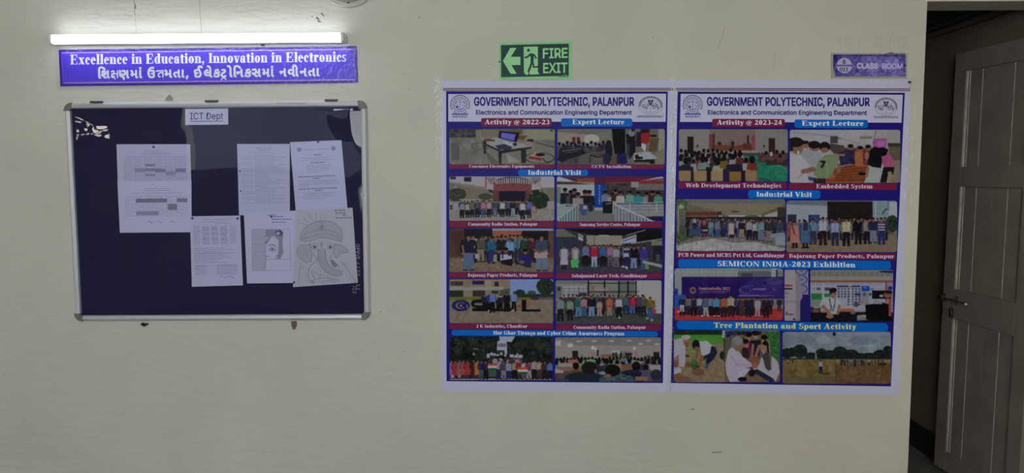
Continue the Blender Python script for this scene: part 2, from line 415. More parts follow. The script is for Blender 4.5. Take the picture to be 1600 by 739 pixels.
# ------------------------------------------------------------------ printed photographs (a fine grid of ink dots)
class Pic:
    def __init__(s, zoom, box, bg, seed=1, n=1.7):
        s.zoom = zoom; s.box = box; sc, ox, oy = zoom
        s.wpx = (box[2] - box[0]) / sc; s.hpx = (box[3] - box[1]) / sc
        s.nx = int(s.wpx * n) + 1; s.ny = int(s.hpx * n) + 1
        s.X, s.Y = np.meshgrid(np.linspace(box[0], box[2], s.nx), np.linspace(box[1], box[3], s.ny))
        s.I = np.zeros((s.ny, s.nx, 3)); s.I[:] = bg; s.r = np.random.default_rng(seed); s.rd = random.Random(seed)
    def put(s, m, col, a=1.0):
        m = (m * a)[..., None] if m.dtype != bool else (m.astype(float) * a)[..., None]
        s.I = s.I * (1 - m) + np.array(col, float) * m; return s
    def rect(s, x0, y0, x1, y1, col, a=1.0): return s.put((s.X >= x0) & (s.X <= x1) & (s.Y >= y0) & (s.Y <= y1), col, a)
    def ell(s, cx, cy, rx, ry, col, a=1.0): return s.put(((s.X - cx) / rx) ** 2 + ((s.Y - cy) / ry) ** 2 <= 1, col, a)
    def poly(s, pts, col, a=1.0):
        m = np.zeros(s.X.shape, bool); k = len(pts)
        for i in range(k):
            x0, y0 = pts[i]; x1, y1 = pts[(i + 1) % k]
            if y0 == y1: continue
            c = ((s.Y >= y0) != (s.Y >= y1)) & (s.X < x0 + (s.Y - y0) * (x1 - x0) / (y1 - y0)); m ^= c
        return s.put(m, col, a)
    def line(s, pts, w, col, a=1.0):
        for (x0, y0), (x1, y1) in zip(pts[:-1], pts[1:]):
            dx, dy = x1 - x0, y1 - y0; L = dx * dx + dy * dy or 1
            t = np.clip(((s.X - x0) * dx + (s.Y - y0) * dy) / L, 0, 1)
            s.put(np.hypot(s.X - x0 - t * dx, s.Y - y0 - t * dy) <= w / 2, col, a)
        return s
    def ring(s, cx, cy, rx, ry, w, col):
        q = np.hypot((s.X - cx) / rx, (s.Y - cy) / ry); return s.put(np.abs(q - 1) < w / (rx + ry), col)
    def tex(s, x0, y0, x1, y1, amt, cell=18):
        """mottle inside a box"""
        gx = max(2, int((s.box[2] - s.box[0]) / cell)); gy = max(2, int((s.box[3] - s.box[1]) / cell))
        g = s.r.normal(0, 1, (gy + 2, gx + 2))
        fx = (s.X - s.box[0]) / (s.box[2] - s.box[0]) * gx; fy = (s.Y - s.box[1]) / (s.box[3] - s.box[1]) * gy
        ix = fx.astype(int); iy = fy.astype(int); ax = fx - ix; ay = fy - iy
        n = (g[iy, ix] * (1 - ax) + g[iy, ix + 1] * ax) * (1 - ay) + (g[iy + 1, ix] * (1 - ax) + g[iy + 1, ix + 1] * ax) * ay
        m = ((s.X >= x0) & (s.X <= x1) & (s.Y >= y0) & (s.Y <= y1))[..., None]
        s.I = np.where(m, np.clip(s.I + n[..., None] * amt, 4, 250), s.I); return s
    def man(s, x, y0, y1, shirt, pants, skin=(118, 88, 74), hair=(24, 20, 22), w=1.0, arms=None, female=False):
        w *= 1.18; h = y1 - y0; dk = tuple(c * .72 for c in shirt); q = h * .125 * w
        ys, yw = y0 + h * .16, y0 + h * .52
        if female:
            s.poly([(x - q * .8, ys), (x + q * .8, ys), (x + q * 1.1, y0 + h * .82), (x - q * 1.1, y0 + h * .82)], shirt)
            s.rect(x - q * .6, y0 + h * .82, x - q * .1, y1, pants); s.rect(x + q * .1, y0 + h * .82, x + q * .6, y1, pants)
        else:
            s.poly([(x - q * .75, yw - h * .04), (x + q * .75, yw - h * .04), (x + q * .85, y1), (x + q * .22, y1), (x, yw + h * .14), (x - q * .22, y1), (x - q * .85, y1)], pants)
            s.poly([(x - q, ys), (x - q * .4, ys - h * .02), (x + q * .4, ys - h * .02), (x + q, ys), (x + q * .8, yw), (x - q * .8, yw)], shirt)
            s.poly([(x - q * .22, ys - h * .02), (x + q * .22, ys - h * .02), (x, ys + h * .07)], skin).line([(x, ys + h * .06), (x + q * .05, yw)], h * .012, dk)
            s.line([(x - q * .6, yw - h * .01), (x + q * .6, yw - h * .01)], h * .018, (36, 30, 32))
        for sg in (-1, 1):
            s.line([(x + sg * q * .95, ys + h * .03), (x + sg * q * 1.2, ys + h * .2), (x + sg * q * .95, yw)], h * .055, arms or dk)
            s.ell(x + sg * q * .95, yw + h * .02, h * .025, h * .03, skin)
            s.ell(x + sg * q * .5, y1, q * .42, h * .018, (30, 28, 32))
        s.ell(x, y0 + h * .085, h * .052, h * .078, skin)
        s.put((((s.X - x) / (h * .058)) ** 2 + ((s.Y - y0 - h * .06) / (h * .062)) ** 2 <= 1) & (s.Y < y0 + h * .058), hair)
        s.ell(x - h * .02, y0 + h * .08, h * .009, h * .008, (40, 28, 26)); s.ell(x + h * .02, y0 + h * .08, h * .009, h * .008, (40, 28, 26))
        return s
    def bust(s, x, y, r, shirt, hair=(22, 19, 22)):
        """someone seen from behind: shoulders and the back of a head"""
        s.ell(x, y + r * 2.3, r * 1.9, r * 1.3, shirt); s.ell(x, y, r * .85, r, hair); return s
    def row(s, x0, x1, ytop, ybot, n, cols, pants=((30, 30, 45), (60, 70, 105), (70, 66, 70)), jit=10, female=.0):
        for i in range(n):
            x = x0 + (x1 - x0) * (i + .5) / n + s.rd.uniform(-4, 4); t = ytop + s.rd.uniform(-jit, jit)
            s.man(x, t, ybot + s.rd.uniform(-6, 6), s.rd.choice(cols), s.rd.choice(pants), skin=s.rd.choice(((118, 88, 74), (104, 76, 62), (130, 100, 84))), female=s.rd.random() < female)
        return s
    def build(s, name, m, parent, off, corner=22, skew=((0, 0), (0, 0), (0, 0), (0, 0)), blur=1):
        s.tex(*s.box, 3, 6).tex(*s.box, 2.5, 11); I = s.I
        for _ in range(blur):
            P = np.pad(I, ((1, 1), (1, 1), (0, 0)), 'edge')
            I = (P[1:-1, 1:-1] * 4 + P[:-2, 1:-1] * 2 + P[2:, 1:-1] * 2 + P[1:-1, :-2] * 2 + P[1:-1, 2:] * 2 + P[:-2, :-2] + P[2:, :-2] + P[:-2, 2:] + P[2:, 2:]) / 16
        c = I / 255.0; L = np.where(c <= .04045, c / 12.92, ((c + .055) / 1.055) ** 2.4) / ILLUM; L = np.clip(PHOTO_INK * np.power(L, 1.12), 0, .93)
        sc, ox, oy = s.zoom
        A = (s.X - s.box[0]) / (s.box[2] - s.box[0]); B = (s.Y - s.box[1]) / (s.box[3] - s.box[1])
        k = skew
        U = s.X / sc + ox + (1 - B) * ((1 - A) * k[0][0] + A * k[1][0]) + B * (A * k[2][0] + (1 - A) * k[3][0])
        V = s.Y / sc + oy + (1 - B) * ((1 - A) * k[0][1] + A * k[1][1]) + B * (A * k[2][1] + (1 - A) * k[3][1])
        r = np.array(RM); dl = np.stack([(U - 800) / F_PX, (369.5 - V) / F_PX, -np.ones_like(U)], -1) @ r.T
        t = (-off - CAM_LOC.y) / dl[..., 1]; P = np.array(CAM_LOC) + dl * t[..., None] - np.array(origin_of(parent))
        ny, nx = s.ny, s.nx
        idx = np.arange(ny * nx).reshape(ny, nx)
        q = np.stack([idx[:-1, :-1], idx[1:, :-1], idx[1:, 1:], idx[:-1, 1:]], -1)
        # rounded corners
        cx = (s.X[:-1, :-1] + s.X[1:, 1:]) / 2; cy = (s.Y[:-1, :-1] + s.Y[1:, 1:]) / 2
        ex = np.maximum(np.maximum(s.box[0] + corner - cx, cx - s.box[2] + corner), 0); ey = np.maximum(np.maximum(s.box[1] + corner - cy, cy - s.box[3] + corner), 0)
        q = q[np.hypot(ex, ey) <= corner].reshape(-1, 4)
        me = bpy.data.meshes.new(name); me.vertices.add(ny * nx); me.vertices.foreach_set('co', P.reshape(-1).astype(np.float32))
        me.loops.add(q.size); me.loops.foreach_set('vertex_index', q.reshape(-1).astype(np.int32))
        me.polygons.add(len(q)); me.polygons.foreach_set('loop_start', (np.arange(len(q)) * 4).astype(np.int32))
        me.update(calc_edges=True); me.materials.append(m)
        at = me.color_attributes.new('ink', 'FLOAT_COLOR', 'POINT')
        at.data.foreach_set('color', np.concatenate([L.reshape(-1, 3), np.ones((ny * nx, 1))], 1).reshape(-1).astype(np.float32))
        o = bpy.data.objects.new(name, me); link(o, parent); return o

# ------------------------------------------------------------------ the setting
CREAM = (.64, .625, .535)
m_wall = mat('cream_paint', CREAM, .75, 0, .25, bump=(9, .5, (1.0, 1, 3.4)), vary=(2.2, .045))
nt = m_wall.node_tree           # a second, finer orange-peel bump under the first one
b1 = [n for n in nt.nodes if n.type == 'BUMP'][0]
n2 = nt.nodes.new('ShaderNodeTexNoise'); n2.inputs['Scale'].default_value = 85; n2.inputs['Detail'].default_value = 3
b2 = nt.nodes.new('ShaderNodeBump'); b2.inputs['Strength'].default_value = .25; b2.inputs['Distance'].default_value = .004
nt.links.new([n for n in nt.nodes if n.type == 'TEX_COORD'][0].outputs['Object'], n2.inputs['Vector'])
nt.links.new(n2.outputs['Fac'], b2.inputs['Height']); nt.links.new(b2.outputs[0], b1.inputs['Normal'])
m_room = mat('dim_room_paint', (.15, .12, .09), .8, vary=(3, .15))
m_corr = mat('corridor_paint', (.60, .58, .50), .8)
m_black = mat('black_skirting', (.008, .008, .008), .7)
m_floor = mat('grey_stone_floor', (.17, .165, .155), .5, vary=(6, .2))
m_mark = mat('scuffs', (.16, .14, .12), .9)
m_faint = mat('pencil', (.48, .465, .40), .9)
m_crack = mat('crack', (.36, .34, .29), .9)

eT = W(1449, 0); eB = W(1418, 739)
def edge_x(z): return eB.x + (eT.x - eB.x) * (z - eB.z) / (eT.z - eB.z)
LINT = W(1500, 2).z; TH = .16; XS = 2.13      # lintel height, wall thickness, classroom side wall
# the wall: one body with a doorway, and the marks on its paint
wv = MB()
def wallblock(x00, x01, x10, x11, z0, z1):
    wv.hexa([(x00, 0, z0), (x10, 0, z0), (x11, 0, z1), (x01, 0, z1), (x00, TH, z0), (x10, TH, z0), (x11, TH, z1), (x01, TH, z1)])
wallblock(-5, -5, edge_x(0), edge_x(LINT), 0, LINT)
wallblock(-5, -5, 4, 4, LINT, 3.1)
wallblock(XS, XS, 4, 4, 0, LINT)
faces_mat = [0] * len(wv.f)
def wall_mark(pts, k):
    n = len(wv.v); wv.v += [tuple(W(u, v, .0006)) for u, v in pts]; wv.f.append(tuple(range(n, n + len(pts)))); faces_mat.append(k)
def wall_line(pts, w, k):
    for (x0, y0), (x1, y1) in zip(pts[:-1], pts[1:]):
        d = math.hypot(x1 - x0, y1 - y0) or 1; nx, ny = -(y1 - y0) / d * w / 2, (x1 - x0) / d * w / 2
        wall_mark([(x0 + nx, y0 + ny), (x1 + nx, y1 + ny), (x1 - nx, y1 - ny), (x0 - nx, y0 - ny)], k)
wall_line([(1079, 639.3), (1085.5, 639.3)], 1.1, 1); wall_line([(1112, 707.2), (1120, 706.4), (1128, 706.8)], 1.2, 1); wall_line([(209, 0), (210.5, 8), (210, 17), (211, 24)], 1.3, 3); wall_line([(211, 6), (212, 14)], 1.6, 1); wall_line([(194, 22), (200, 24.5), (207, 24)], .8, 3)
wall_line([(211, 24), (213, 54)], .5, 3)
wall_line([(311, -2), (313, 22), (315, 52)], .8, 3)
for p in ([(493, 28.5), (495.5, 26), (497, 27.5), (500, 31), (499, 32.5), (497, 31)], [(495, 33), (497, 32), (499.5, 33), (503, 33.5), (502, 34.5), (498, 35)],
          [(500, 21), (503, 20), (505, 22), (507, 25), (506, 26), (503.5, 23.5)], [(487, 24), (489, 27), (488.3, 27.5), (486.5, 25)]):
    wall_mark(p, 1)
wall_line([(1133, 40), (1130, 53), (1124, 68), (1122, 76)], .9, 3); wall_line([(1211, 80), (1209, 107)], 1.0, 2)
for x, y, r in ((631, 549, 1.2), (638, 140, 1), (655, 27, 1.6), (1020, 58, 1.3), (1057, 75, .9), (950, 92, .9), (632, 115, 1.2), (88, 488, 1), (595, 487, 1.6), (1156, 99, .8),
                (1243, 152, 1), (766, 100, 1.2), (640, 300, .7), (1300, 660, .8), (900, 690, .8), (480, 630, .8), (1408, 640, .9), (620, 470, .8), (660, 640, .7)):
    wall_mark([(x + r * cos(i * pi / 4), y + r * .8 * sin(i * pi / 4)) for i in range(8)], 2 if r < 1 else 3)
# faint pencilled numerals III/IV over the class room plate
for a in ([(1363, 57.5), (1380, 57)], [(1363, 73.5), (1380, 73)], [(1367, 57), (1366, 73.5)], [(1371, 57), (1370.5, 73.5)], [(1376, 57), (1375.5, 73)], [(1394, 50), (1389, 76)],
          [(1400, 57), (1420, 57.5)], [(1399, 74), (1417, 74.5)], [(1405, 57), (1404, 74)], [(1410, 57.5), (1412, 74), (1419, 57.5)], [(1308, 62), (1316, 61)], [(1312, 61), (1311, 70)],
          [(1320, 58), (1330, 58)], [(1322, 58), (1322, 70)], [(1328, 58), (1328, 70)], [(1342, 58), (1342, 73)]):
    wall_line(a, .65, 2)
wall_o = wv.build('wall_back', [m_wall, m_mark, m_faint, m_crack]); tag(wall_o, kind='structure')
for p, k in zip(wall_o.data.polygons, faces_mat): p.material_index = k

def struct(name, mb, m): return tag(mb.build(name, m), kind='structure')
struct('floor', MB().box(-5, -4.75, -.1, 4, 4.1, 0), m_floor)
struct('ceiling', MB().box(-5, -4.75, 3.1, 4, 4.1, 3.25), m_corr)
struct('wall_left', MB().box(-5.15, -4.75, 0, -5, 0, 3.1), m_corr)
struct('wall_right', MB().box(4, -4.75, 0, 4.15, 4.1, 3.1), m_corr)
fw = MB()            # far side of the corridor: parapet, posts, a beam, a solid stretch and an added pierced screen
fw.box(-1.75, -4.75, 0, 4, -4.6, .95); fw.box(-5, -4.75, 2.75, 4, -4.6, 3.1)
fw.box(1.2, -4.75, .95, 4, -4.6, 2.75)
fw.box(-5, -4.75, 0, -1.75, -4.6, 1.5); fw.box(-3.72, -4.75, 1.5, -3.64, -4.6, 2.75); fw.box(-1.85, -4.75, 1.5, -1.75, -4.6, 2.75); pass
# unseen added screen further left, holes shaped to show as reflections in the cover
HOLES = [(116, 141, 13, 5, 50), (105, 165, 8, 4, 20), (157, 183, 8, 4, 20), (190, 178, 11, 5, 15), (145, 205, 9, 6, 0), (128, 237, 6, 7, 0), (162, 235, 6, 9, 0), (196, 237, 11, 5, 20),
         (272, 208, 27, 9, 14), (215, 216, 20, 5, 25), (302, 236, 14, 5, 10), (262, 259, 28, 7, 16), (322, 273, 9, 4, 10), (100, 211, 4, 9, 0), (102, 252, 3, 15, 0), (250, 230, 30, 4, 22), (160, 168, 14, 4, 40)]
hz = []
for hx, hy, ra, rb, an in HOLES:      # where each bright spot's mirror image lies on the screen
    q = W(80 + hx / 3.358, 140 + hy / 3.358, .0185); d = q - CAM_LOC; t = (4.66 - .0185) / d.y
    sc_ = 3.4 * .00264 / 3.358
    hz.append((q.x + d.x * t, q.z + d.z * t, ra * sc_, rb * sc_, radians(an)))
X0, X1, Z0, Z1, ST = -5.0, -3.72, 1.5, 2.75, .012
nx_, nz_ = int((X1 - X0) / ST), int((Z1 - Z0) / ST)
sv = [(X0 + (X1 - X0) * i / nx_, -4.66, Z0 + (Z1 - Z0) * j / nz_) for j in range(nz_ + 1) for i in range(nx_ + 1)]; sf = []
for j in range(nz_):
    for i in range(nx_):
        x = X0 + (X1 - X0) * (i + .5) / nx_; z = Z0 + (Z1 - Z0) * (j + .5) / nz_; hit = False
        for cx, cz, ra, rb, an in hz:
            dx, dz = x - cx, z - cz; u_ = dx * cos(an) - dz * sin(an); v_ = dx * sin(an) + dz * cos(an)
            if (u_ / ra) ** 2 + (v_ / rb) ** 2 < 1: hit = True; break
        if not hit: k_ = j * (nx_ + 1) + i; sf.append((k_, k_ + 1, k_ + nx_ + 2, k_ + nx_ + 1))
fw.add(sv, sf)
struct('wall_front', fw, m_corr)
struct('wall_added_haze', MB().box(-5.3, -6.9, -.1, -2.3, -6.7, 3.6), mat('haze_wall_tone', (.17, .18, .23), .9, vary=(1.5, .2)))  # added unseen wall outside, mirrored as bluish haze in the board's cover
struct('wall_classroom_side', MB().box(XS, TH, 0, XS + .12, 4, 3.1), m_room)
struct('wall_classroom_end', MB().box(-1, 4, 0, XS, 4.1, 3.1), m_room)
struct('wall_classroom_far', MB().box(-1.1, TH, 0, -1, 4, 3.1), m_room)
struct('baseboard_right', MB().box(XS - .012, TH + .3, 0, XS, 4, .135), m_black)
zf = W(1500, 10, -.1).z
m_frame = mat('door_frame_paint', (.065, .058, .05), .6)
struct('trim_1', MB().box(edge_x(2.1) - .02, .045, zf, XS, .13, LINT + .01), m_frame)

# cables along the classroom's side wall
m_cable = mat('black_cable', (.012, .011, .01), .5)
for i, (z, r, lab) in enumerate(((2.262, .006, 'topmost of the dark cables running along the classroom wall above the open door'),
                                 (2.232, .007, 'middle dark cable, thickest of those running along the classroom wall above the open door'),
                                 (2.197, .003, 'lowest and thinnest dark cable on the classroom wall above the open door'))):
    pts = [(XS - r, y, z + .004 * sin(y * 5 + i)) for y in np.linspace(TH, 3.99, 14)]
    tag(MB().tube(pts, r, 8).build('wall_cable', m_cable, smooth=True, base=(XS, TH, z)), lab, 'cable', 'cables on the classroom wall')

# ------------------------------------------------------------------ the open door
m_door = mat('brown_grey_door_paint', (.195, .17, .15), .5, vary=(7, .16), bump=(30, .2, (1, 1, .1)))
m_bead = mat('worn_bead', (.40, .37, .34), .55, vary=(20, .3))
m_gap = mat('board_joint', (.03, .027, .025), .8)
DO = Vector((2.0525, .5536, .03)); da = radians(85); DX = Vector((cos(da), -sin(da), 0)); DN = Vector((-sin(da), -cos(da), 0))
door = empty('door_1', DO); tag(door, kind='structure')
def dbox(mb, s0, s1, z0, z1, n0, n1):
    P = [DO + DX * s + DN * n + Vector((0, 0, z - DO.z)) for n in (n1, n0) for s, z in ((s0, z0), (s1, z0), (s1, z1), (s0, z1))]
    return mb.hexa(P)
DW = .535
fr = MB()
for s0, s1, z0, z1 in ((0, .078, .03, 2.055), (DW - .078, DW, .03, 2.055), (.078, DW - .078, .03, .125), (.078, DW - .078, .79, .934), (.078, DW - .078, 1.425, 1.518), (.078, DW - .078, 1.965, 2.055)):
    dbox(fr, s0, s1, z0, z1, -.034, 0)
fr.build('door_frame', m_door, door, bevel=.002)
for z0, z1 in ((.125, .79), (.934, 1.425), (1.518, 1.965)):
    k = 4; wB = (DW - .156) / k
    pm = MB()
    for i in range(k):
        dbox(pm, .078 + i * wB + .0012, .078 + (i + 1) * wB - .0012, z0, z1, -.03, -.012)
    p = pm.build('door_panel', m_door, door)
    bd = MB()
    dbox(bd, .078, .0815, z0, z1, -.012, -.004); dbox(bd, .092, .095, z0, z1, -.012, -.009)
    for i in (1, 3):
        dbox(bd, .078 + i * wB - .002, .078 + i * wB + .0018, z0 + .004, z1 - .004, -.02, -.0105)
    bd.build('bead', m_bead, p)
m_steel = mat('dark_bolt_steel', (.10, .095, .09), .4, .7)
m_knob = mat('worn_steel', (.55, .53, .5), .35, .6)
bo = MB(); bo.tube([DO + DX * s + DN * .016 + Vector((0, 0, .851)) for s in (-.02, .195)], .0045, 10)
bolt = bo.build('tower_bolt', m_steel, door, smooth=True)
bk = MB()
for s in (.012, .095): dbox(bk, s, s + .012, .861, .901, 0, .003); dbox(bk, s + .002, s + .010, .871, .891, .003, .024)
bk.build('bolt_bracket', m_steel, bolt)
kb = MB(); kb.tube([DO + DX * .192 + DN * n + Vector((0, 0, .851)) for n in (.012, .03)], .006, 12); kb.build('bolt_knob', m_knob, bolt, smooth=True)
hs = MB(); dbox(hs, .008, .032, .80, .83, 0, .003); dbox(hs, .015, .025, .808, .822, .003, .006)
hs.build('lock_plate', mat('tarnished_plate', (.2, .19, .18), .45, .5), door)
hp = MB(); dbox(hp, .055, .082, .79, .84, 0, .003)
ring_c = DO + DX * .070 + DN * .010 + Vector((0, 0, .785))
hp.tube([ring_c + DX * .011 * cos(t) + Vector((0, 0, 1)) * .020 * sin(t) for t in np.linspace(0, 2 * pi, 17)[:-1]], .002, 8, True)
hp.build('hasp', m_steel, door)

# ------------------------------------------------------------------ LED batten over the banner
lq = Quad((81.5, 55.0), (538.5, 51.8), (538.5, 64.8), (81.5, 68.0))
def lamp_pt(s, dz, y):      # along the tube 0..1, height from the axis, distance off the wall
    a = W(*lq.at(0, .5), .048); b = W(*lq.at(1, .5), .048); p = a + (b - a) * s
    return Vector((p.x, -y, p.z + dz))
lamp = empty('led_batten', lamp_pt(.5, 0, 0)); tag(lamp, 'long white LED tube light glowing on the wall above the purple banner', 'light')
m_led = bpy.data.materials.new('lit_diffuser'); m_led.use_nodes = True; nt = m_led.node_tree; nt.nodes.clear()
em = nt.nodes.new('ShaderNodeEmission'); em.inputs[0].default_value = (.80, .875, 1, 1); em.inputs[1].default_value = LAMP_POWER
nt.links.new(em.outputs[0], nt.nodes.new('ShaderNodeOutputMaterial').inputs[0])
m_wht = mat('white_plastic', (.78, .78, .80), .4)
prof = [(-.0165, .034), (-.0172, .038), (-.0172, .052), (-.0155, .0565), (-.012, .058), (.012, .058), (.0155, .0565), (.0172, .052), (.0172, .038), (.0165, .034)]
def extr(prof, s0, s1):
    mb = MB(); n = len(prof)
    mb.add([lamp_pt(s, dz, y) for s in (s0, s1) for dz, y in prof],
           [(i, (i + 1) % n, n + (i + 1) % n, n + i) for i in range(n)] + [tuple(range(n - 1, -1, -1)), tuple(range(n, 2 * n))])
    return mb
extr(prof, .002, .988).build('diffuser', m_led, lamp)
extr([(-.013, .0), (-.0165, .034), (.0165, .034), (.013, .0)], 0, 1.0).build('mounting_channel', m_wht, lamp)
capp = [(-.015, 0), (-.0178, .034), (-.0178, .0525), (-.016, .0575), (-.012, .059), (.012, .059), (.016, .0575), (.0178, .0525), (.0178, .034), (.015, 0)]
for s0, s1 in ((-.004, .002), (.988, .998)): extr(capp, s0, s1).build('end_cap', m_wht, lamp)
tag(MB().tube([lamp_pt(.702 + .004 * k, -.02 - .002 * (k % 2), .006) for k in range(4)], .003, 8).build('clip', m_frame, lamp), 'small dark mounting clip')

# cable loop on a nail at the top of the wall
m_loop = mat('cream_painted_cable', (.62, .60, .55), .6)
lc = W(544, -16); lp = []
for k in range(40):
    t = 2 * pi * k / 40; lp.append((lc.x + .095 * cos(t), -.012 - .004 * sin(3 * t), lc.z + .068 * sin(t)))
loop = MB().tube(lp, .0045, 8, True).build('cable_loop', m_loop, smooth=True, base=(lc.x, 0, lc.z))
tag(loop, 'cream painted loop of cable at the top of the wall, right of the tube light', 'cable')
lp2 = [(x * .83 + lc.x * .17, y - .006, lc.z + (z - lc.z) * .8 + .004) for x, y, z in lp]
MB().tube(lp2, .004, 8, True).build('inner_turn', mat('grey_cable', (.30, .27, .25), .6), loop, smooth=True)
c = W(545, 4)
tag(MB().tube([(c.x, 0, c.z), (c.x, -.022, c.z - .002)], .004, 8).add([], []).build('cable_nail', mat('rusty_nail', (.16, .13, .11), .6, .4), base=(c.x, 0, c.z)),
    'small rusty nail that holds the cable loop at the top of the wall', 'nail')
c = W(1420, 128)
tag(MB().tube([(c.x, 0, c.z), (c.x - .004, -.018, c.z - .004)], .0045, 8).build('wall_nail', m_cable, base=(c.x, 0, c.z)),
    'dark nail in the wall by the top right corner of the right-hand poster', 'nail')

# ------------------------------------------------------------------ purple banner
m_vinyl = ink_mat('printed_vinyl', .38, .06, bump=(14, .12, (1, 1, 1)))
m_printp = ink_mat('printed_paper', .6, .12)
m_photo = ink_mat('printed_photo', .42, .05)
bq = Quad((91.5, 77.6), (557.6, 71.8), (559.8, 129.6), (94.2, 134.8))
def solid_ink(name, q, y0, y1, col, m, parent=None, base=None):
    k = Ink(y0); k.quad(q, col)
    fr_ = [W(u, v, y0) for u, v in q.pts()]; n = len(k.v)
    k.v += [(p.x, -y1, p.z) for p in fr_]
    for i in range(4): k.f.append((i, i + n, (i + 1) % 4 + n, (i + 1) % 4)); k.c.append(alb(col))
    k.f.append((n + 3, n + 2, n + 1, n)); k.c.append(alb(col))
    return k.build(name, m, parent, base=base)
bc = W(326, 104)
banner = solid_ink('motto_banner', bq, .0015, 0, (46, 28, 116), m_vinyl, base=(bc.x, 0, bc.z))
tag(banner, 'purple motto banner lettered in English and Gujarati below the tube light', 'banner')
bi = Ink(.0019); bi.quad(bq.inset(3.2), (71, 52, 178)); bi.build('inner_field', m_vinyl, banner)
bl = Ink(.0022); bl.line(bq.inset(5.2).pts(), .9, (196, 150, 150), closed=True); bl.build('gold_border', m_vinyl, banner, 'thin pinkish gold border line')
t1 = Ink(.0023); t1.text(serif('Excellence in Education, Innovation in Electronics'), (109.8, 100.8), (541, 96.2), 15.4, (196, 197, 214))
t1.build('english_lettering', m_vinyl, banner)
t2 = Ink(.0023); t2.text(gujarati(), (153.3, 122.2), (499.5, 118.6), 11.8, (196, 197, 214)); t2.build('gujarati_lettering', m_vinyl, banner)
m_clear = bpy.data.materials.new('clear_film'); m_clear.use_nodes = True; nt = m_clear.node_tree; nt.nodes.clear()
def clear_mat(m, base_fac, rough, bump_scale, bump_str, stretch=(1, 1, 1), tint=(1, 1, 1)):
    nt = m.node_tree
    out = nt.nodes.new('ShaderNodeOutputMaterial'); mx = nt.nodes.new('ShaderNodeMixShader'); tr = nt.nodes.new('ShaderNodeBsdfTransparent'); gl = nt.nodes.new('ShaderNodeBsdfGlossy')
    tr.inputs[0].default_value = (*tint, 1); gl.inputs['Roughness'].default_value = rough
    tc = nt.nodes.new('ShaderNodeTexCoord'); mp = nt.nodes.new('ShaderNodeMapping'); mp.inputs['Scale'].default_value = stretch
    no = nt.nodes.new('ShaderNodeTexNoise'); no.inputs['Scale'].default_value = bump_scale; no.inputs['Detail'].default_value = 2
    bp = nt.nodes.new('ShaderNodeBump'); bp.inputs['Strength'].default_value = bump_str; bp.inputs['Distance'].default_value = .01
    L = nt.links.new
    L(tc.outputs['Object'], mp.inputs[0]); L(mp.outputs[0], no.inputs['Vector']); L(no.outputs['Fac'], bp.inputs['Height']); L(bp.outputs[0], gl.inputs['Normal'])
    mx.inputs[0].default_value = base_fac
    L(tr.outputs[0], mx.inputs[1]); L(gl.outputs[0], mx.inputs[2]); L(mx.outputs[0], out.inputs[0])
clear_mat(m_clear, .035, .25, 60, .4, tint=(.97, .97, 1.0))
lam = MB().plate(Quad((86, 74.5), (562, 67.5), (564.5, 136), (88, 141)).pts(), .0028, .0026).build('clear_laminate', m_clear, banner)
lam['label'] = 'clear plastic laminate edge'

# ------------------------------------------------------------------ notice board
ob = Quad((98, 159.8), (572.3, 156.2), (578, 500.6), (115.8, 503))       # outer edge of the frame as seen at the frame's face
DEP = .022
m_alu = mat('brushed_aluminium', (.62, .63, .65), .42, .4, bump=(120, .08, (.02, 1, 1)))
m_cap = mat('grey_corner_plastic', (.17, .165, .15), .5)
m_navy = mat('navy_felt', alb((24, 22, 52)), .9, 0, .1, vary=(4, .05))
bctr = W(340, 330)
board = empty('notice_board', (bctr.x, 0, bctr.z)); tag(board, 'navy pin board in an aluminium frame under a clear cover, below the purple banner', 'notice board')
P = [W(u, v, DEP) for u, v in ob.pts()]     # the frame's outer corners in the world
def fr_at(a, b): # bilinear point on the frame face
    return (P[0] * (1 - a) + P[1] * a) * (1 - b) + (P[3] * (1 - a) + P[2] * a) * b
Lw = (P[1] - P[0]).length; Lh = (P[3] - P[0]).length
def bpt(x, z, y):           # metres from the top left corner, right and down; y off the wall
    p = fr_at(x / Lw, z / Lh); return (p.x, -y, p.z)
def bbox(mb, x0, x1, z0, z1, y0, y1):
    return mb.hexa([bpt(x0, z1, y1), bpt(x1, z1, y1), bpt(x1, z0, y1), bpt(x0, z0, y1), bpt(x0, z1, y0), bpt(x1, z1, y0), bpt(x1, z0, y0), bpt(x0, z0, y0)])
bbox(MB(), .015, Lw - .015, .015, Lh - .015, .002, .007).build('felt_panel', m_navy, board)
FWD = .026
pr = [(0, .0), (0, .010), (.0070, .0200), (.012, DEP), (.020, .0205), (.0245, .017), (FWD, .010), (FWD, 0)]      # rounded section: distance in from the edge, height
def rail(side):
    mb = MB(); n = len(pr); pts = []
    for e in (0, 1):
        for d, y in pr:
            if side == 'top': pts.append(bpt(.02 if e == 0 else Lw - .02, d, y))
            if side == 'bottom': pts.append(bpt(.02 if e == 0 else Lw - .02, Lh - d, y))
            if side == 'left': pts.append(bpt(d, .02 if e == 0 else Lh - .02, y))
            if side == 'right': pts.append(bpt(Lw - d, .02 if e == 0 else Lh - .02, y))
    mb.add(pts, [(i, (i + 1) % n, n + (i + 1) % n, n + i) for i in range(n)] + [tuple(range(n)), tuple(range(2 * n - 1, n - 1, -1))])
    return mb
for s in ('top', 'bottom', 'left', 'right'):
    o = rail(s).build('frame_rail', m_alu, board)
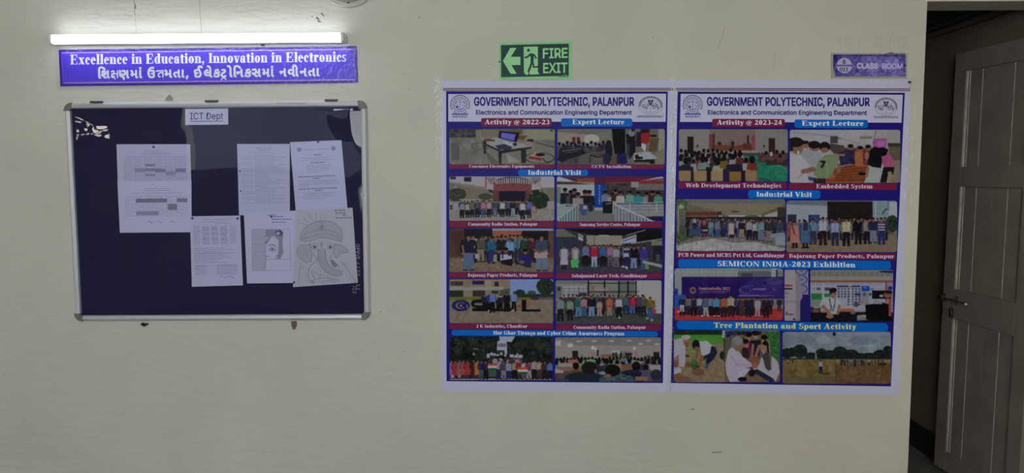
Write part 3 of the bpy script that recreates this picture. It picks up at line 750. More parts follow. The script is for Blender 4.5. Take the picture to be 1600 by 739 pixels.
for cx, cz in ((0, 0), (1, 0), (1, 1), (0, 1)):
    mb = MB(); A = []; yy = (.0, .0235); rr = .034
    q = [(rr, 0.0)] + [(rr * (1 - sin(t)), rr * (1 - cos(t))) for t in np.linspace(0, pi / 2, 8)] + [(0, rr), (FWD + .001, rr), (FWD + .001, FWD + .001), (rr, FWD + .001)]
    for y in yy:
        ins = .0 if y == 0 else .0015
        for x, z in q: A.append(bpt((x + ins) if cx == 0 else Lw - x - ins, (z + ins) if cz == 0 else Lh - z - ins, y))
    n = len(q); mb.add(A, [tuple(range(n, 2 * n)), tuple(range(n - 1, -1, -1))] + [(i, (i + 1) % n, n + (i + 1) % n, n + i) for i in range(n)])
    mb.build('corner_cap', m_cap, board, bevel=.002)
for u0, u1 in ((141, 160), (320.5, 340), (508, 527)):
    a = W(u0, 157, .015); b = W(u1, 157, .015); zt = bpt((a.x - P[0].x), 0, 0)[2]
    MB().box(a.x, -.020, zt - .002, b.x, -.006, zt + .0045).build('cover_clip', mat('dark_grey_clip', (.06, .06, .06), .5), board)
# hangers
c = W(264.5, 152); mb = MB(); mb.add([(c.x - .016, -.004, c.z - .014), (c.x + .016, -.004, c.z - .014), (c.x + .013, -.004, c.z + .002), (c.x + .003, -.004, c.z + .012), (c.x - .009, -.004, c.z + .001),
        (c.x - .016, 0, c.z - .014), (c.x + .016, 0, c.z - .014), (c.x + .013, 0, c.z + .002), (c.x + .003, 0, c.z + .012), (c.x - .009, 0, c.z + .001)],
        [(0, 1, 2, 3, 4), (9, 8, 7, 6, 5), (0, 5, 6, 1), (1, 6, 7, 2), (2, 7, 8, 3), (3, 8, 9, 4), (4, 9, 5, 0)])
hg = mb.build('hanging_bracket', mat('dull_bracket', (.34, .31, .27), .6, .4), board); hg['label'] = 'dull metal hanging bracket at the top edge'
c = W(459.5, 509); mb = MB(); mb.box(c.x - .008, -.012, c.z, c.x + .012, -.002, c.z + .02)
mb.tube([(c.x + .002, -.012, c.z + .004), (c.x + .002, -.016, c.z - .012)], .0055, 10)
hk = mb.build('hanger_clip', mat('rusty_clip', (.17, .12, .11), .5, .4), board); hk['label'] = 'rusty clip with a bright tip at the bottom edge'
c = W(227, 506.5); mb = MB()
for dx, dz, r in ((-.008, .002, .006), (0, -.002, .007), (.009, .001, .005)): mb.tube([(c.x + dx, 0, c.z + dz), (c.x + dx, -.012, c.z + dz)], r, 7)
hk = mb.build('hanger_clip', m_cable, board); hk['label'] = 'black clip at the bottom edge'
# writing on the frame and on the felt
fk = Ink(DEP + .0006); rnd = random.Random(3)
def scribble(k, u0, u1, v, h, n, col, w=.7):
    x = u0
    while x < u1:
        g = rnd.choice((0, 1, 2, 3)); s_ = h * rnd.uniform(.5, .8)
        if g == 0: k.line([(x, v - h / 2), (x, v + h / 2)], w, col); k.line([(x, v - h / 2), (x + s_, v - h / 2)], w, col)
        elif g == 1: k.ring(x + s_ / 2, v, s_ / 2, h / 2, w, col, 30, 320, n=10)
        elif g == 2: k.line([(x, v + h / 2), (x + s_ / 2, v - h / 2), (x + s_, v + h / 2)], w, col)
        else: k.line([(x, v - h / 2), (x + s_, v - h / 2)], w, col); k.line([(x + s_ / 2, v - h / 2), (x + s_ / 2, v + h / 2)], w, col)
        x += s_ + 1.2 + rnd.uniform(0, 1)
scribble(fk, 126, 161, 162.8, 2.4, 1, (92, 92, 98), .5); fk.build('marker_scribble', m_printp, board)
fk = Ink(DEP + .0006); scribble(fk, 432, 479, 161.5, 2.2, 1, (98, 98, 104), .5); fk.build('marker_scribble', m_printp, board)
fe = Ink(.0074)
def vert_text(k, body, u, v0, v1, cap, col):
    pts, fs = sans(body, 0); k.tris([(u + y * cap, v0 + (v1 - v0) * x) for x, y in pts], fs, col)
vert_text(fe, 'GPP/E J / 22', 556.8, 381, 431, 5.4, (136, 134, 150)); vert_text(fe, '- 11', 557, 437, 453, 5, (128, 126, 142)); vert_text(fe, '/13', 551, 447, 458, 5.5, (128, 126, 142))
fe.build('chalk_writing', m_printp, board, 'white handwriting down the right edge of the felt')

# papers pinned under the cover
m_pin = mat('blue_pin', (.02, .03, .16), .3)
def paper(name, q, off, label, cat, group=None, col=(150, 150, 178), curl=.002, pins=()):
    """a slightly bowed sheet with thickness and its print"""
    c = q.at(.5, .5); cw = W(*c)
    n = 8; k = Ink(off)
    def lift(a, b): return curl * (1 - (2 * b - 1) ** 2) * .5 + curl * .6 * sin(pi * a)
    V = []; Fs = []
    for side in (0, 1):
        for j in range(n + 1):
            for i in range(n + 1):
                a, b = i / n, j / n; p = W(*q.at(a, b), off + lift(a, b)); V.append((p.x, p.y + .0004 * side, p.z))
    m_ = (n + 1) ** 2
    for side in (0, 1):
        for j in range(n):
            for i in range(n):
                t = side * m_ + j * (n + 1) + i; f = (t, t + n + 1, t + n + 2, t + 1); Fs.append(f if side == 0 else f[::-1])
    k.v = V; k.f = Fs; k.c = [alb(col)] * len(Fs)
    o = k.build(name, m_printp, base=(cw.x, -off, cw.z)); tag(o, label, cat, group)
    for u, v in pins:
        pw = W(u, v, off + .002); mb = MB().tube([(pw.x, pw.y + .002, pw.z), (pw.x, pw.y - .0012, pw.z)], .005, 10); mb.build('push_pin', m_pin, o)
    k2 = Ink(off + curl * 1.15 + .0004)
    return o, k2
INKC = (117, 117, 145); DRK = (84, 84, 112)
def qline(k, q, pts, w, col): k.line([q.at(a, b) for a, b in pts], w, col)
def qwords(k, q, a0, a1, b, h, col): 
    p0 = q.at(a0, b); p1 = q.at(a1, b); k.words(p0[0], p0[1], p1[0], p1[1], h, col, rnd)
def qtable(k, q, a0, b0, a1, b1, rows, cols, fill=(), col=INKC):
    for i in range(rows + 1): b = b0 + (b1 - b0) * i / rows; qline(k, q, [(a0, b), (a1, b)], .5, col)
    for i in range(cols + 1): a = a0 + (a1 - a0) * i / cols; qline(k, q, [(a, b0), (a, b1)], .5, col)
    for r in range(rows):
        for c_ in range(cols):
            a = a0 + (a1 - a0) * (c_ + .15) / cols; b = b0 + (b1 - b0) * (r + .5) / rows
            qwords(k, q, a, a + (a1 - a0) / cols * rnd.uniform(.45, .75), b, .9, (122, 122, 150))
    for c0, r0, c1, r1, cl in fill:
        f = lambda c_, r: q.at(a0 + (a1 - a0) * c_ / cols, b0 + (b1 - b0) * r / rows)
        k.poly([f(c0, r0), f(c1, r0), f(c1, r1), f(c0, r1)], cl, .0001)
# upper timetable
qA = Quad((182, 225.5), (297, 225.3), (298.8, 283), (184, 284))
oA, k = paper('timetable_sheet', qA, .0082, 'upper of the two printed timetables pinned at the board\'s left, blue pin at top', 'paper', 'papers on the notice board', pins=((240, 229.5),))
for b, a0, a1 in ((.18, .38, .6), (.225, .36, .7), (.27, .33, .72)): qwords(k, qA, a0, a1, b, .9, INKC)
qtable(k, qA, .1, .33, .93, .97, 7, 6, ((2, 2.2, 3, 2.8, (105, 105, 132)), (1, 3.4, 2, 4.6, (118, 118, 146)), (2, 3.4, 3, 4.3, (108, 108, 138)), (3, 3.6, 4, 4.7, (105, 105, 135)), (4, 4.3, 5, 5.6, (120, 120, 148)), (5, 3.5, 6, 4.7, (105, 105, 135)), (2, 5.2, 3, 5.7, (108, 108, 136))))
k.build('timetable_print', m_printp, oA)
qB = Quad((183.4, 283), (299, 281.6), (299.6, 362.8), (187.3, 363.6))
oB, k = paper('timetable_sheet', qB, .0105, 'lower of the two printed timetables pinned at the board\'s left, with grey shaded cells', 'paper', 'papers on the notice board', col=(154, 154, 182))
for b, a0, a1 in ((.07, .45, .5), (.15, .37, .7), (.19, .35, .72), (.24, .18, .88)): qwords(k, qB, a0, a1, b, .9, INKC)
qtable(k, qB, .1, .3, .94, .68, 5, 6, ((1, .6, 4.05, 1.6, (96, 96, 120)), (5, .6, 6, 1.6, (100, 100, 124)), (4.1, 2.0, 5, 3.6, (100, 100, 126)), (1, 3.8, 3.2, 4.8, (112, 112, 140))))
for a in (.4, .52, .7): qline(k, qB, [(a, .8), (a + .02, .77), (a + .04, .82), (a + .07, .79)], .8, DRK)
k.build('timetable_print', m_printp, oB)
# upper right pair
qC = Quad((370.4, 225), (452.5, 224.8), (453, 334), (373.4, 336.5))
oC, k = paper('notice_sheet', qC, .0085, 'white text sheet with two punched holes, top middle of the board', 'paper', 'papers on the notice board', col=(147, 148, 177), curl=.003)
for b, a0, a1 in ((.02, .47, .53), (.06, .34, .68), (.09, .4, .64), (.12, .22, .7)): qwords(k, qC, a0, a1, b, .8, INKC)
for i in range(26):
    b = .16 + i * .027; qwords(k, qC, .07, .3, b, .7, (118, 120, 150)) if i % 3 else None
    qwords(k, qC, .33, .6 + .3 * rnd.random(), b, .8, (116, 118, 148))
    if i % 4 == 1: qwords(k, qC, .75, .92, b, .8, (116, 118, 148))
for b in (.38, .66): p = qC.at(.045, b); k.ell(p[0], p[1], 1.2, 1.2, (25, 25, 50), .0002)
k.build('notice_print', m_printp, oC)
qD = Quad((453, 222), (533.5, 219), (542.8, 325), (462, 328.5))
oD, k = paper('notice_sheet', qD, .0105, 'tilted typed notice with two small crests, top right of the board', 'paper', 'papers on the notice board', col=(150, 151, 182), curl=.003, pins=((497, 221.8),))
for a in (.17, .83):
    p = qD.at(a, .115); k.ring(p[0], p[1], 2.6, 2.6, 1.3, DRK); k.ell(p[0], p[1], 1, 1, DRK)
qwords(k, qD, .25, .75, .12, .8, INKC)
for b, a0, a1, h in ((.2, .44, .6, 1.1), (.245, .18, .75, .8), (.275, .2, .8, .8), (.315, .37, .65, 1.2), (.35, .3, .76, .8), (.375, .28, .76, .8), (.4, .28, .72, .8), (.425, .28, .7, .8), (.45, .28, .52, .8),
                     (.515, .1, .82, 1.2), (.545, .38, .53, 1.2), (.58, .1, .86, .8), (.605, .1, .86, .8), (.63, .1, .86, .8), (.655, .1, .3, .8), (.695, .1, .84, 1.2), (.725, .4, .55, 1.2),
                     (.765, .2, .8, .8), (.79, .2, .7, .8), (.81, .1, .75, .8), (.84, .2, .62, .8)):
    qwords(k, qD, a0, a1, b, h, DRK if h > 1 else INKC)
k.build('notice_print', m_printp, oD)
# lower row
qE = Quad((296.8, 338), (375.2, 336.8), (379.6, 445.8), (299.8, 448))
oE, k = paper('list_sheet', qE, .0125, 'printed list with a table and signature, lower left of the bottom three papers', 'paper', 'papers on the notice board', pins=((371, 341.5), (300.5, 341)))
for b, a0, a1 in ((.05, .25, .8), (.08, .2, .75), (.11, .5, .8)): qwords(k, qE, a0, a1, b, .9, INKC)
for c_ in range(5):
    a = .06 + .18 * c_
    for i in range(11): qwords(k, qE, a, a + .13, .15 + i * .024, 1.0, DRK if c_ in (1, 2, 3) and i % 3 else INKC)
for i in range(9): qwords(k, qE, .06, .5 + .38 * rnd.random(), .46 + i * .025, .9, INKC)
for i in range(7): qwords(k, qE, .08, .3, .7 + i * .022, .9, INKC); qwords(k, qE, .5, .9, .7 + i * .022, .9, (120, 112, 150))
qline(k, qE, [(.55, .88), (.6, .86), (.66, .89), (.74, .86), (.84, .9)], .8, (100, 88, 140)); qline(k, qE, [(.06, .53), (.9, .53)], .6, INKC); qline(k, qE, [(.06, .71), (.9, .71)], .6, INKC)
k.build('list_print', m_printp, oE)
qF = Quad((381, 333.4), (461.8, 329), (463.6, 442), (386, 442.8))
oF, k = paper('brick_face_drawing', qF, .0125, 'pencil drawing of half a face behind bricks, left of the elephant drawing', 'drawing', 'drawings on the notice board',
              col=(152, 152, 180), pins=((424, 338.5), (459.5, 441)))
Z5 = lambda pts: [(340 + x / 3.358, 320 + y / 3.358) for x, y in pts]
GR = (104, 104, 126)
def curve(pts, closed=False):
    n = len(pts)
    if n < 3: return pts
    out = []
    for i in range(n if closed else n - 1):
        a, b, c_, d = (pts[(i - 1) % n] if closed or i else pts[0]), pts[i], pts[(i + 1) % n], (pts[(i + 2) % n] if closed or i < n - 2 else pts[-1])
        for t in (0, .25, .5, .75):
            out.append(tuple(.5 * (2 * b[j] + (c_[j] - a[j]) * t + (2 * a[j] - 5 * b[j] + 4 * c_[j] - d[j]) * t * t + (3 * b[j] - a[j] - 3 * c_[j] + d[j]) * t ** 3) for j in (0, 1)))
    return out if closed else out + [pts[-1]]
SM = False
def zl(pts, w=.7, col=GR): k.line(Z5(curve(pts) if SM else pts), w, col, .0003 if SM else 0)
def zp(pts, col, lift=0.0): k.poly(Z5(curve(pts, True) if SM else pts), col, lift)
k.off += 0; zp([(180, 128), (252, 128), (252, 345), (180, 345)], (138, 138, 166))
for i in range(12):
    y = 128 + i * 19.7; zl([(180, y), (252, y)], .5)
    for j in range(3): x = 196 + j * 22 + (10 if i % 2 else 0); zl([(x, y), (x, y + 19)], .5) if i < 11 else None
zl([(180, 128), (378, 128), (385, 345), (185, 345), (180, 128)], .7); zl([(252, 285), (382, 285)], .6); zl([(252, 128), (252, 345)], .6)
zp([(252, 130), (330, 130), (346, 150), (340, 200), (345, 250), (330, 282), (310, 285), (318, 250), (320, 190), (300, 165), (252, 168)], (112, 112, 136))
zp([(300, 140), (330, 130), (345, 145), (335, 165), (310, 160)], (70, 70, 92), .0001); k.ell(*Z5([(318, 150)])[0], 2.6, 2.2, (150, 150, 176), .0002)
zl([(256, 205), (262, 180), (276, 168)], 1.2, (60, 60, 84)); zl([(252, 198), (268, 190), (278, 172)], .8, (70, 70, 92))
zl([(266, 216), (285, 208), (300, 212), (306, 222)], 1.1, (66, 66, 90)); zl([(268, 236), (280, 226), (296, 228), (306, 238)], .9, (60, 60, 84)); zl([(270, 238), (288, 243), (305, 239)], .7, (76, 76, 100))
k.ell(*Z5([(287, 234)])[0], 1.6, 1.5, (60, 60, 84), .0002)
zl([(252, 272), (262, 268), (272, 272)], .9, (120, 90, 110)); zl([(318, 240), (322, 262), (306, 268), (300, 284)], .8); zl([(306, 268), (330, 266)], .8)
for s0, s1, y in ((262, 312, 53), (290, 350, 62), (282, 385, 76), (285, 360, 92)):
    p = Z5([(s0, y), (s1, y)]); k.words(p[0][0], p[0][1], p[1][0], p[1][1], 1.5, (90, 96, 160), rnd, 1)
k.build('pencil_lines', m_printp, oF)
qG = Quad((461.8, 328), (550.8, 324.5), (559, 441.8), (457.8, 448.6))
oG, k = paper('elephant_head_drawing', qG, .0138, 'pencil drawing of a turbaned elephant head, rightmost sheet on the board', 'drawing', 'drawings on the notice board', col=(146, 146, 160), curl=.0018)
SM = True; GR = (84, 84, 98); LT = (124, 124, 138); PA = (136, 136, 150)
# turban
zp([(436, 186), (438, 155), (458, 120), (495, 97), (540, 86), (592, 88), (628, 106), (646, 132), (652, 165), (648, 190), (600, 178), (545, 170), (490, 184)], PA)
zl([(436, 190), (438, 155), (458, 120), (495, 97), (540, 85), (592, 88), (628, 106), (648, 132), (654, 165), (648, 194)], 1.0)
zl([(438, 178), (470, 150), (520, 132), (560, 130), (610, 142), (650, 172)], .9); zl([(440, 192), (490, 188), (545, 172), (600, 180), (650, 194)], 1.0); zl([(438, 184), (485, 168), (545, 152), (605, 160), (650, 184)], .7)
for i in range(9): x = 452 + i * 22; zl([(x, 168 - 18 * sin(i * .38)), (x + 10, 140 - 22 * sin(i * .38)), (x + 26, 118 - 16 * sin(i * .38))], .7, LT)
for i in range(14): x = 446 + i * 14.5; zl([(x, 182 - 14 * sin(i * .23)), (x + 6, 172 - 14 * sin(i * .23))], .6, LT)
k.ring(*Z5([(546, 115)])[0], 2.4, 3.2, .9, GR, lift=.0003); k.ell(*Z5([(546, 115)])[0], 1, 1.4, GR, .0003); zl([(530, 98), (546, 92), (562, 98)], .7); zl([(524, 128), (546, 136), (568, 128)], .7)
for a, b in (((425, 95), (465, 105)), ((445, 65), (480, 95)), ((475, 45), (500, 88)), ((515, 40), (518, 82)), ((548, 42), (538, 82)), ((570, 52), (555, 84))): zl([a, b], 1.1, LT)
# face
zl([(486, 200), (488, 235), (500, 256), (516, 275), (527, 298)], 1.0); zl([(614, 198), (612, 235), (602, 258), (590, 275), (582, 292)], 1.0)
for cx in (508, 590):
    zl([(cx - 16, 224), (cx - 6, 214), (cx + 8, 214), (cx + 16, 222), (cx + 4, 232), (cx - 10, 231), (cx - 16, 224)], .9); k.ell(*Z5([(cx + 1, 222)])[0], 1.9, 1.9, (56, 56, 68), .0004)
    zl([(cx - 20, 210), (cx - 2, 201), (cx + 18, 208)], .9); zl([(cx - 14, 240), (cx + 2, 245), (cx + 14, 238)], .6, LT)
zl([(546, 188), (545, 226)], 1.3); zl([(536, 194), (540, 210), (546, 216), (553, 210), (558, 194)], .8)
# ears
for pts in ([(488, 210), (455, 208), (428, 219), (415, 242), (422, 268), (444, 290), (470, 302), (488, 296), (494, 262)], [(614, 208), (645, 212), (672, 226), (686, 250), (664, 250), (640, 262), (624, 280), (610, 262)]):
    zp(pts, PA); zl(pts, 1.0)
for d in range(6): zl([(428 + d * 9, 224 + d * 1.5), (434 + d * 8, 250), (452 + d * 6, 286 - d)], .6, LT)
for d in range(5): zl([(624 + d * 10, 216 + d * 3), (636 + d * 7, 234), (630 + d * 6, 254)], .6, LT)
# trunk
zp([(530, 232), (562, 232), (566, 270), (576, 305), (602, 333), (640, 346), (656, 340), (652, 364), (622, 374), (580, 360), (547, 330), (530, 285)], (132, 132, 146), .0001)
zl([(528, 230), (529, 285), (546, 330), (580, 360), (622, 374), (650, 366), (657, 342)], 1.1); zl([(564, 230), (568, 275), (578, 308), (604, 334), (642, 346)], 1.1)
for i in range(9): y = 240 + i * 10; zl([(530 + i * 1.6, y), (547, y + 5), (564 + i * 1.6, y - 1)], .6, LT)
for i in range(6): x = 564 + i * 14; zl([(x - 4, 356 + i * 2.5), (x + 6, 346 + i * 3), (x + 10, 330 + i * 3)], .6, LT)
# tusks, mouth, cheek
zl([(526, 286), (506, 306), (488, 320), (476, 350), (480, 394), (498, 413), (511, 400), (502, 372), (492, 345)], 1.0); zl([(592, 272), (610, 300), (632, 318), (642, 340)], 1.0); k.ell(*Z5([(497, 402)])[0], 1.6, 1.4, GR, .0003)
zp([(594, 294), (610, 298), (628, 320), (610, 324)], (98, 98, 112), .0001); zl([(592, 290), (612, 296), (632, 324), (606, 326), (592, 290)], .7)
# shoulders and robe
for x0, x1, x2 in ((442, 430, 424), (456, 446, 440), (472, 460, 468), (520, 540, 530), (655, 692, 722), (668, 708, 726), (640, 670, 690), (650, 684, 706)): zl([(x0, 300), (x1, 350), (x2, 408)], .7, GR if x0 in (442, 655) else LT)
zl([(500, 350), (530, 366), (560, 372), (600, 384), (640, 392)], .8); zl([(512, 392), (550, 384), (590, 388), (632, 400)], .9); zl([(545, 410), (575, 396), (620, 408)], .8)
for i in range(10): zl([(540 + i * 10, 408), (546 + i * 10, 388)], .6, LT)
SM = False
for s0, s1, y in ((612, 676, 30), (618, 672, 44), (655, 672, 55), (620, 704, 69)):
    p = Z5([(s0, y), (s1, y)]); k.words(p[0][0], p[0][1] , p[1][0], p[1][1] - .5, 1.4, (84, 84, 120), rnd, 1)
k.build('pencil_lines', m_printp, oG)
qI = Quad((289.3, 170.2), (356.3, 169.4), (356.6, 194.6), (289.5, 195.3))
oI, k = paper('department_label', qI, .0085, 'small white label reading ICT Dept at the top centre of the board', 'label', col=(160, 160, 188), curl=.0008)
k.text(sans('ICT Dept', .006), (297, 186.8), (348.5, 186.2), 10.5, (50, 50, 84)); k.line([(297, 189.6), (349, 189.1)], .9, (50, 50, 84))
k.build('label_lettering', m_printp, oI)

# the clear cover over felt and papers: a thin sheet that sags in soft waves, with a fold at its upper right
m_cover = bpy.data.materials.new('clear_cover_sheet'); m_cover.use_nodes = True; m_cover.node_tree.nodes.clear()
clear_mat(m_cover, .055, .015, 5, .035, (1, 1, 2.4))
cv = MB(); NX, NZ = 110, 230; cr = np.random.default_rng(4)
x0c, x1c, z0c, z1c = .024, Lw - .024, .024, Lh - .024
for j in range(NZ + 1):
    for i in range(NX + 1):
        a, b = i / NX, (j / NZ) ** 1.7
        x = x0c + (x1c - x0c) * a; z = z0c + (z1c - z0c) * b
        d = .0005 * sin(9 * a + 7 * b) * sin(3.1 * b + 1) + .0006 * sin(17 * b + 4 * sin(3 * a)) * (.3 + a)
        zz = b * (z1c - z0c); t = min(1, max(0, (zz - .010) / .009))
        ramp = .0074 * t * (1 + .05 * t) * (1 if zz < .019 else math.exp(-((zz - .019) / .085) ** 2))      # the sheet bulges out in a fold that catches the tube light
        fold = ramp / (1 + math.exp(-(a - .882 - .35 * (zz - .02)) * 90)) * min(1, 40 * (1 - a))
        fade = min(1, 12 * a, 12 * (1 - a), 12 * b, 12 * (1 - b))
        cv.v.append(bpt(x, z, .0185 + fade * d + fold))
cv.f = [(j * (NX + 1) + i, (j + 1) * (NX + 1) + i, (j + 1) * (NX + 1) + i + 1, j * (NX + 1) + i + 1) for j in range(NZ) for i in range(NX)]
o = cv.build('cover_sheet', m_cover, board, smooth=True); o['label'] = 'clear glossy cover sheet'

# ------------------------------------------------------------------ green exit sign
Z8 = lambda pts: [(760 + x / 8.2125, 50 + y / 8.2125) for x, y in pts]
sq = Quad(*Z8([(160, 140), (1098, 116), (1094, 605), (166, 618)]))
c = W(836, 94)
exit_sign = solid_ink('exit_sign', sq, .0045, 0, (116, 168, 116), ink_mat('sign_plastic', .35, .12), base=(c.x, 0, c.z))
tag(exit_sign, 'green fire exit sign with arrow and running man above the left-hand poster', 'sign')
m_sign = ink_mat('sign_plastic', .35)
LG = (126, 176, 124); DG = (16, 48, 46)
k = Ink(.0048); k.poly(Z8([(187, 168), (1058, 149), (1056, 564), (190, 580)]), DG); k.build('dark_field', m_sign, exit_sign)
k = Ink(.0051)
k.poly(Z8([(305, 205), (386, 203), (314, 318), (436, 317), (436, 424), (320, 424), (388, 535), (310, 536), (212, 372)]), LG); k.build('arrow', m_sign, exit_sign)
k = Ink(.0051); k.poly(Z8([(478, 190), (660, 187), (660, 510), (680, 542), (560, 546), (548, 527), (540, 548), (506, 550), (482, 515)]), LG)
def m8(pts, w): k.line(Z8(pts), w / 8.2, DG, .0003)
k.ell(*Z8([(540, 234)])[0], 18 / 8.2, 20 / 8.2, DG, .0003)
k.poly(Z8([(548, 276), (596, 274), (612, 300), (606, 360), (600, 392), (566, 394), (570, 330)]), DG, .0003)
m8([(490, 330), (530, 318), (566, 284)], 22); m8([(590, 284), (620, 300), (640, 342)], 20); m8([(584, 384), (566, 440), (538, 510)], 26); m8([(592, 380), (608, 450), (662, 446)], 24); m8([(600, 446), (600, 452)], 22)
for p_ in ([(536, 506), (550, 512), (552, 548), (540, 546)],): k.poly(Z8(p_), DG, .0003)
k.build('running_man', m_sign, exit_sign)
k = Ink(.0051)
k.text(sans('FIRE', .02), Z8([(724, 342)])[0], Z8([(1042, 333)])[0], 132 / 8.21, LG); k.build('sign_lettering', m_sign, exit_sign)
k = Ink(.0051); k.text(sans('EXIT', .02), Z8([(728, 530)])[0], Z8([(1040, 523)])[0], 133 / 8.21, LG); k.build('sign_lettering', m_sign, exit_sign)
k = Ink(.0051)
k.words(*Z8([(985, 553)])[0], *Z8([(1048, 552)])[0], .8, (90, 130, 100), rnd, .6); k.build('fine_print', m_sign, exit_sign)
k = Ink(.0051); k.words(*Z8([(928, 578)])[0], *Z8([(1056, 575)])[0], .9, (40, 70, 55), rnd, .6); k.build('fine_print', m_sign, exit_sign)
k = Ink(.0051); k.words(*Z8([(195, 593)])[0], *Z8([(295, 590)])[0], .7, (90, 140, 95), rnd, .6)
k.build('fine_print', m_sign, exit_sign)
p = W(*Z8([(170, 383)])[0], .005); tag(MB().tube([(p.x, -.004, p.z), (p.x, -.0085, p.z)], .0038, 10).build('screw_head', m_cable, exit_sign), 'dark screw head at the left edge')

# ------------------------------------------------------------------ class room plate
Z6 = lambda pts: [(1270 + x / 6.717, 40 + y / 6.717) for x, y in pts]
c = W(1358, 103)
plate = solid_ink('class_room_plate', Quad(*Z6([(190, 287), (992, 292), (988, 556), (192, 552)])), .003, 0, (134, 131, 117), m_sign, base=(c.x, 0, c.z))
tag(plate, 'worn purple class room plate numbered B 011 above the right-hand poster', 'sign')
PV = (66, 58, 118)
pf = Pic((6.717, 1270, 40), (214, 303, 974, 534), (84, 78, 136), 41, 2.2)
pf.rect(214, 303, 300, 534, (58, 50, 112)).tex(214, 303, 974, 534, 9, 60)
for x, y, rx, ry, a in ((700, 380, 190, 90, .45), (620, 460, 150, 60, .3), (860, 400, 100, 80, .3), (780, 500, 190, 40, .5), (520, 400, 120, 60, .22), (900, 500, 70, 40, .35), (420, 500, 60, 30, .2)): pf.ell(x, y, rx, ry, (122, 116, 168), a)
pf.rect(214, 303, 974, 322, (52, 46, 104), .5).rect(910, 303, 974, 420, (66, 58, 118), .5).tex(214, 303, 974, 534, 12, 26).tex(420, 303, 974, 534, 10, 12)
pf.poly([(214, 440), (236, 505), (240, 534), (214, 534)], (134, 131, 117)).poly([(430, 515), (520, 512), (500, 524), (440, 530)], (112, 108, 118))
PHOTO_INK, _ik = 1.0, PHOTO_INK; pf.build('purple_face', m_sign, plate, .0033, 10); PHOTO_INK = _ik
k = Ink(.0036); k.ell(*Z6([(331, 420)])[0], 82 / 6.717, 80 / 6.717, (146, 146, 166)); k.poly(Z6([(246, 410), (418, 410), (418, 428), (246, 428)]), (84, 76, 134), .0002)
k.build('number_disc', m_sign, plate, 'pale disc with the room number')
k = Ink(.0040); k.text(sans('B', .035), Z6([(315, 402)])[0], Z6([(347, 402)])[0], 44 / 6.7, (60, 56, 110)); k.text(sans('011', .035), Z6([(282, 482)])[0], Z6([(374, 482)])[0], 42 / 6.7, (60, 56, 110)); k.build('plate_lettering', m_sign, plate, 'dark room number')
k = Ink(.0040); k.text(sans('CLASS', .045), Z6([(463, 452)])[0], Z6([(686, 456)])[0], 62 / 6.7, (160, 156, 180)); k.text(sans('ROOM', .045), Z6([(728, 456)])[0], Z6([(946, 458)])[0], 62 / 6.7, (152, 146, 180))
k.build('plate_lettering', m_sign, plate)
k = Ink(.0041); rr_ = random.Random(8)
for i in range(46):
    x, y = rr_.uniform(480, 965), rr_.uniform(318, 530); r = rr_.uniform(1, 5) ; cc = rr_.choice(((138, 130, 176), (128, 120, 168), (60, 54, 110), (118, 110, 160)))
    k.poly([(1270 + (x + r * rr_.uniform(.6, 2.2) * cos(t)) / 6.717, 40 + (y + r * rr_.uniform(.6, 1.6) * sin(t)) / 6.717) for t in np.linspace(0, 2 * pi, 9)[:-1]], cc)
k.poly(Z6([(430, 515), (520, 512), (500, 524), (440, 530)]), (110, 106, 120)); k.poly(Z6([(760, 292), (836, 276), (850, 290), (970, 288), (972, 298), (760, 302)]), (96, 92, 78))
k.build('wear_marks', m_sign, plate)['kind'] = 'stuff'
for x in (222, 968): p = W(*Z6([(x, 420)])[0], .004); MB().tube([(p.x, -.003, p.z), (p.x, -.007, p.z)], .0035, 8).build('screw_head', m_cable, plate)

# ------------------------------------------------------------------ the two department posters
BLUE = (26, 22, 98); RED = (96, 26, 52); SKYB = (6, 84, 162); PANEL = (160, 160, 182); TXT = (36, 32, 100); CAPT = (176, 160, 182); PILLT = (176, 190, 218)
Z = {'1': (6.717, 690, 180), '2': (6.717, 865, 180), '3': (6.717, 690, 270), '4': (6.717, 865, 270), '5': (7.389, 690, 350), '6': (7.389, 865, 350), '7': (7.389, 690, 430), '8': (7.389, 865, 430),
     '9': (6.716, 680, 510), '10': (6.716, 860, 510), 'a': (5.684, 1045, 180), 'b': (5.685, 1220, 180), 'c': (5.684, 1045, 295), 'd': (5.685, 1220, 295), 'e': (6.716, 1045, 405), 'f': (6.72, 1215, 405),
     'g': (6.158, 1040, 500), 'h': (6.157, 1215, 500)}
Y0 = .0012
def poster(name, q, label, inner, panel):
    c = q.at(.5, .5); cw = W(*c)
    root = solid_ink('department_poster', q, Y0, .0007, (158, 159, 180), m_vinyl, base=(cw.x, 0, cw.z))
    tag(root, label, 'poster', 'department posters')
    k = Ink(Y0 + .0004); k.quad(inner, BLUE); k.build('blue_ground', m_vinyl, root)
    k = Ink(Y0 + .0008); k.quad(panel, PANEL); k.build('header_panel', m_vinyl, root)
    return root
def pill(root, x0, y0, x1, y1, col, text, tx0, tx1, base, cap, tcol, dy=0.0, r=None, lab=None):
    k = Ink(Y0 + .0011); k.rrect(x0, y0, x1, y1, r or (y1 - y0) * .42, col, dy); o = k.build('heading_bar', m_vinyl, root, lab)
    sl = dy / (x1 - x0); k = Ink(Y0 + .0015)
    k.text(serif(text), (tx0, base + sl * (tx0 - x0)), (tx1, base + sl * (tx1 - x0)), cap, tcol); k.build('heading_lettering', m_vinyl, o)
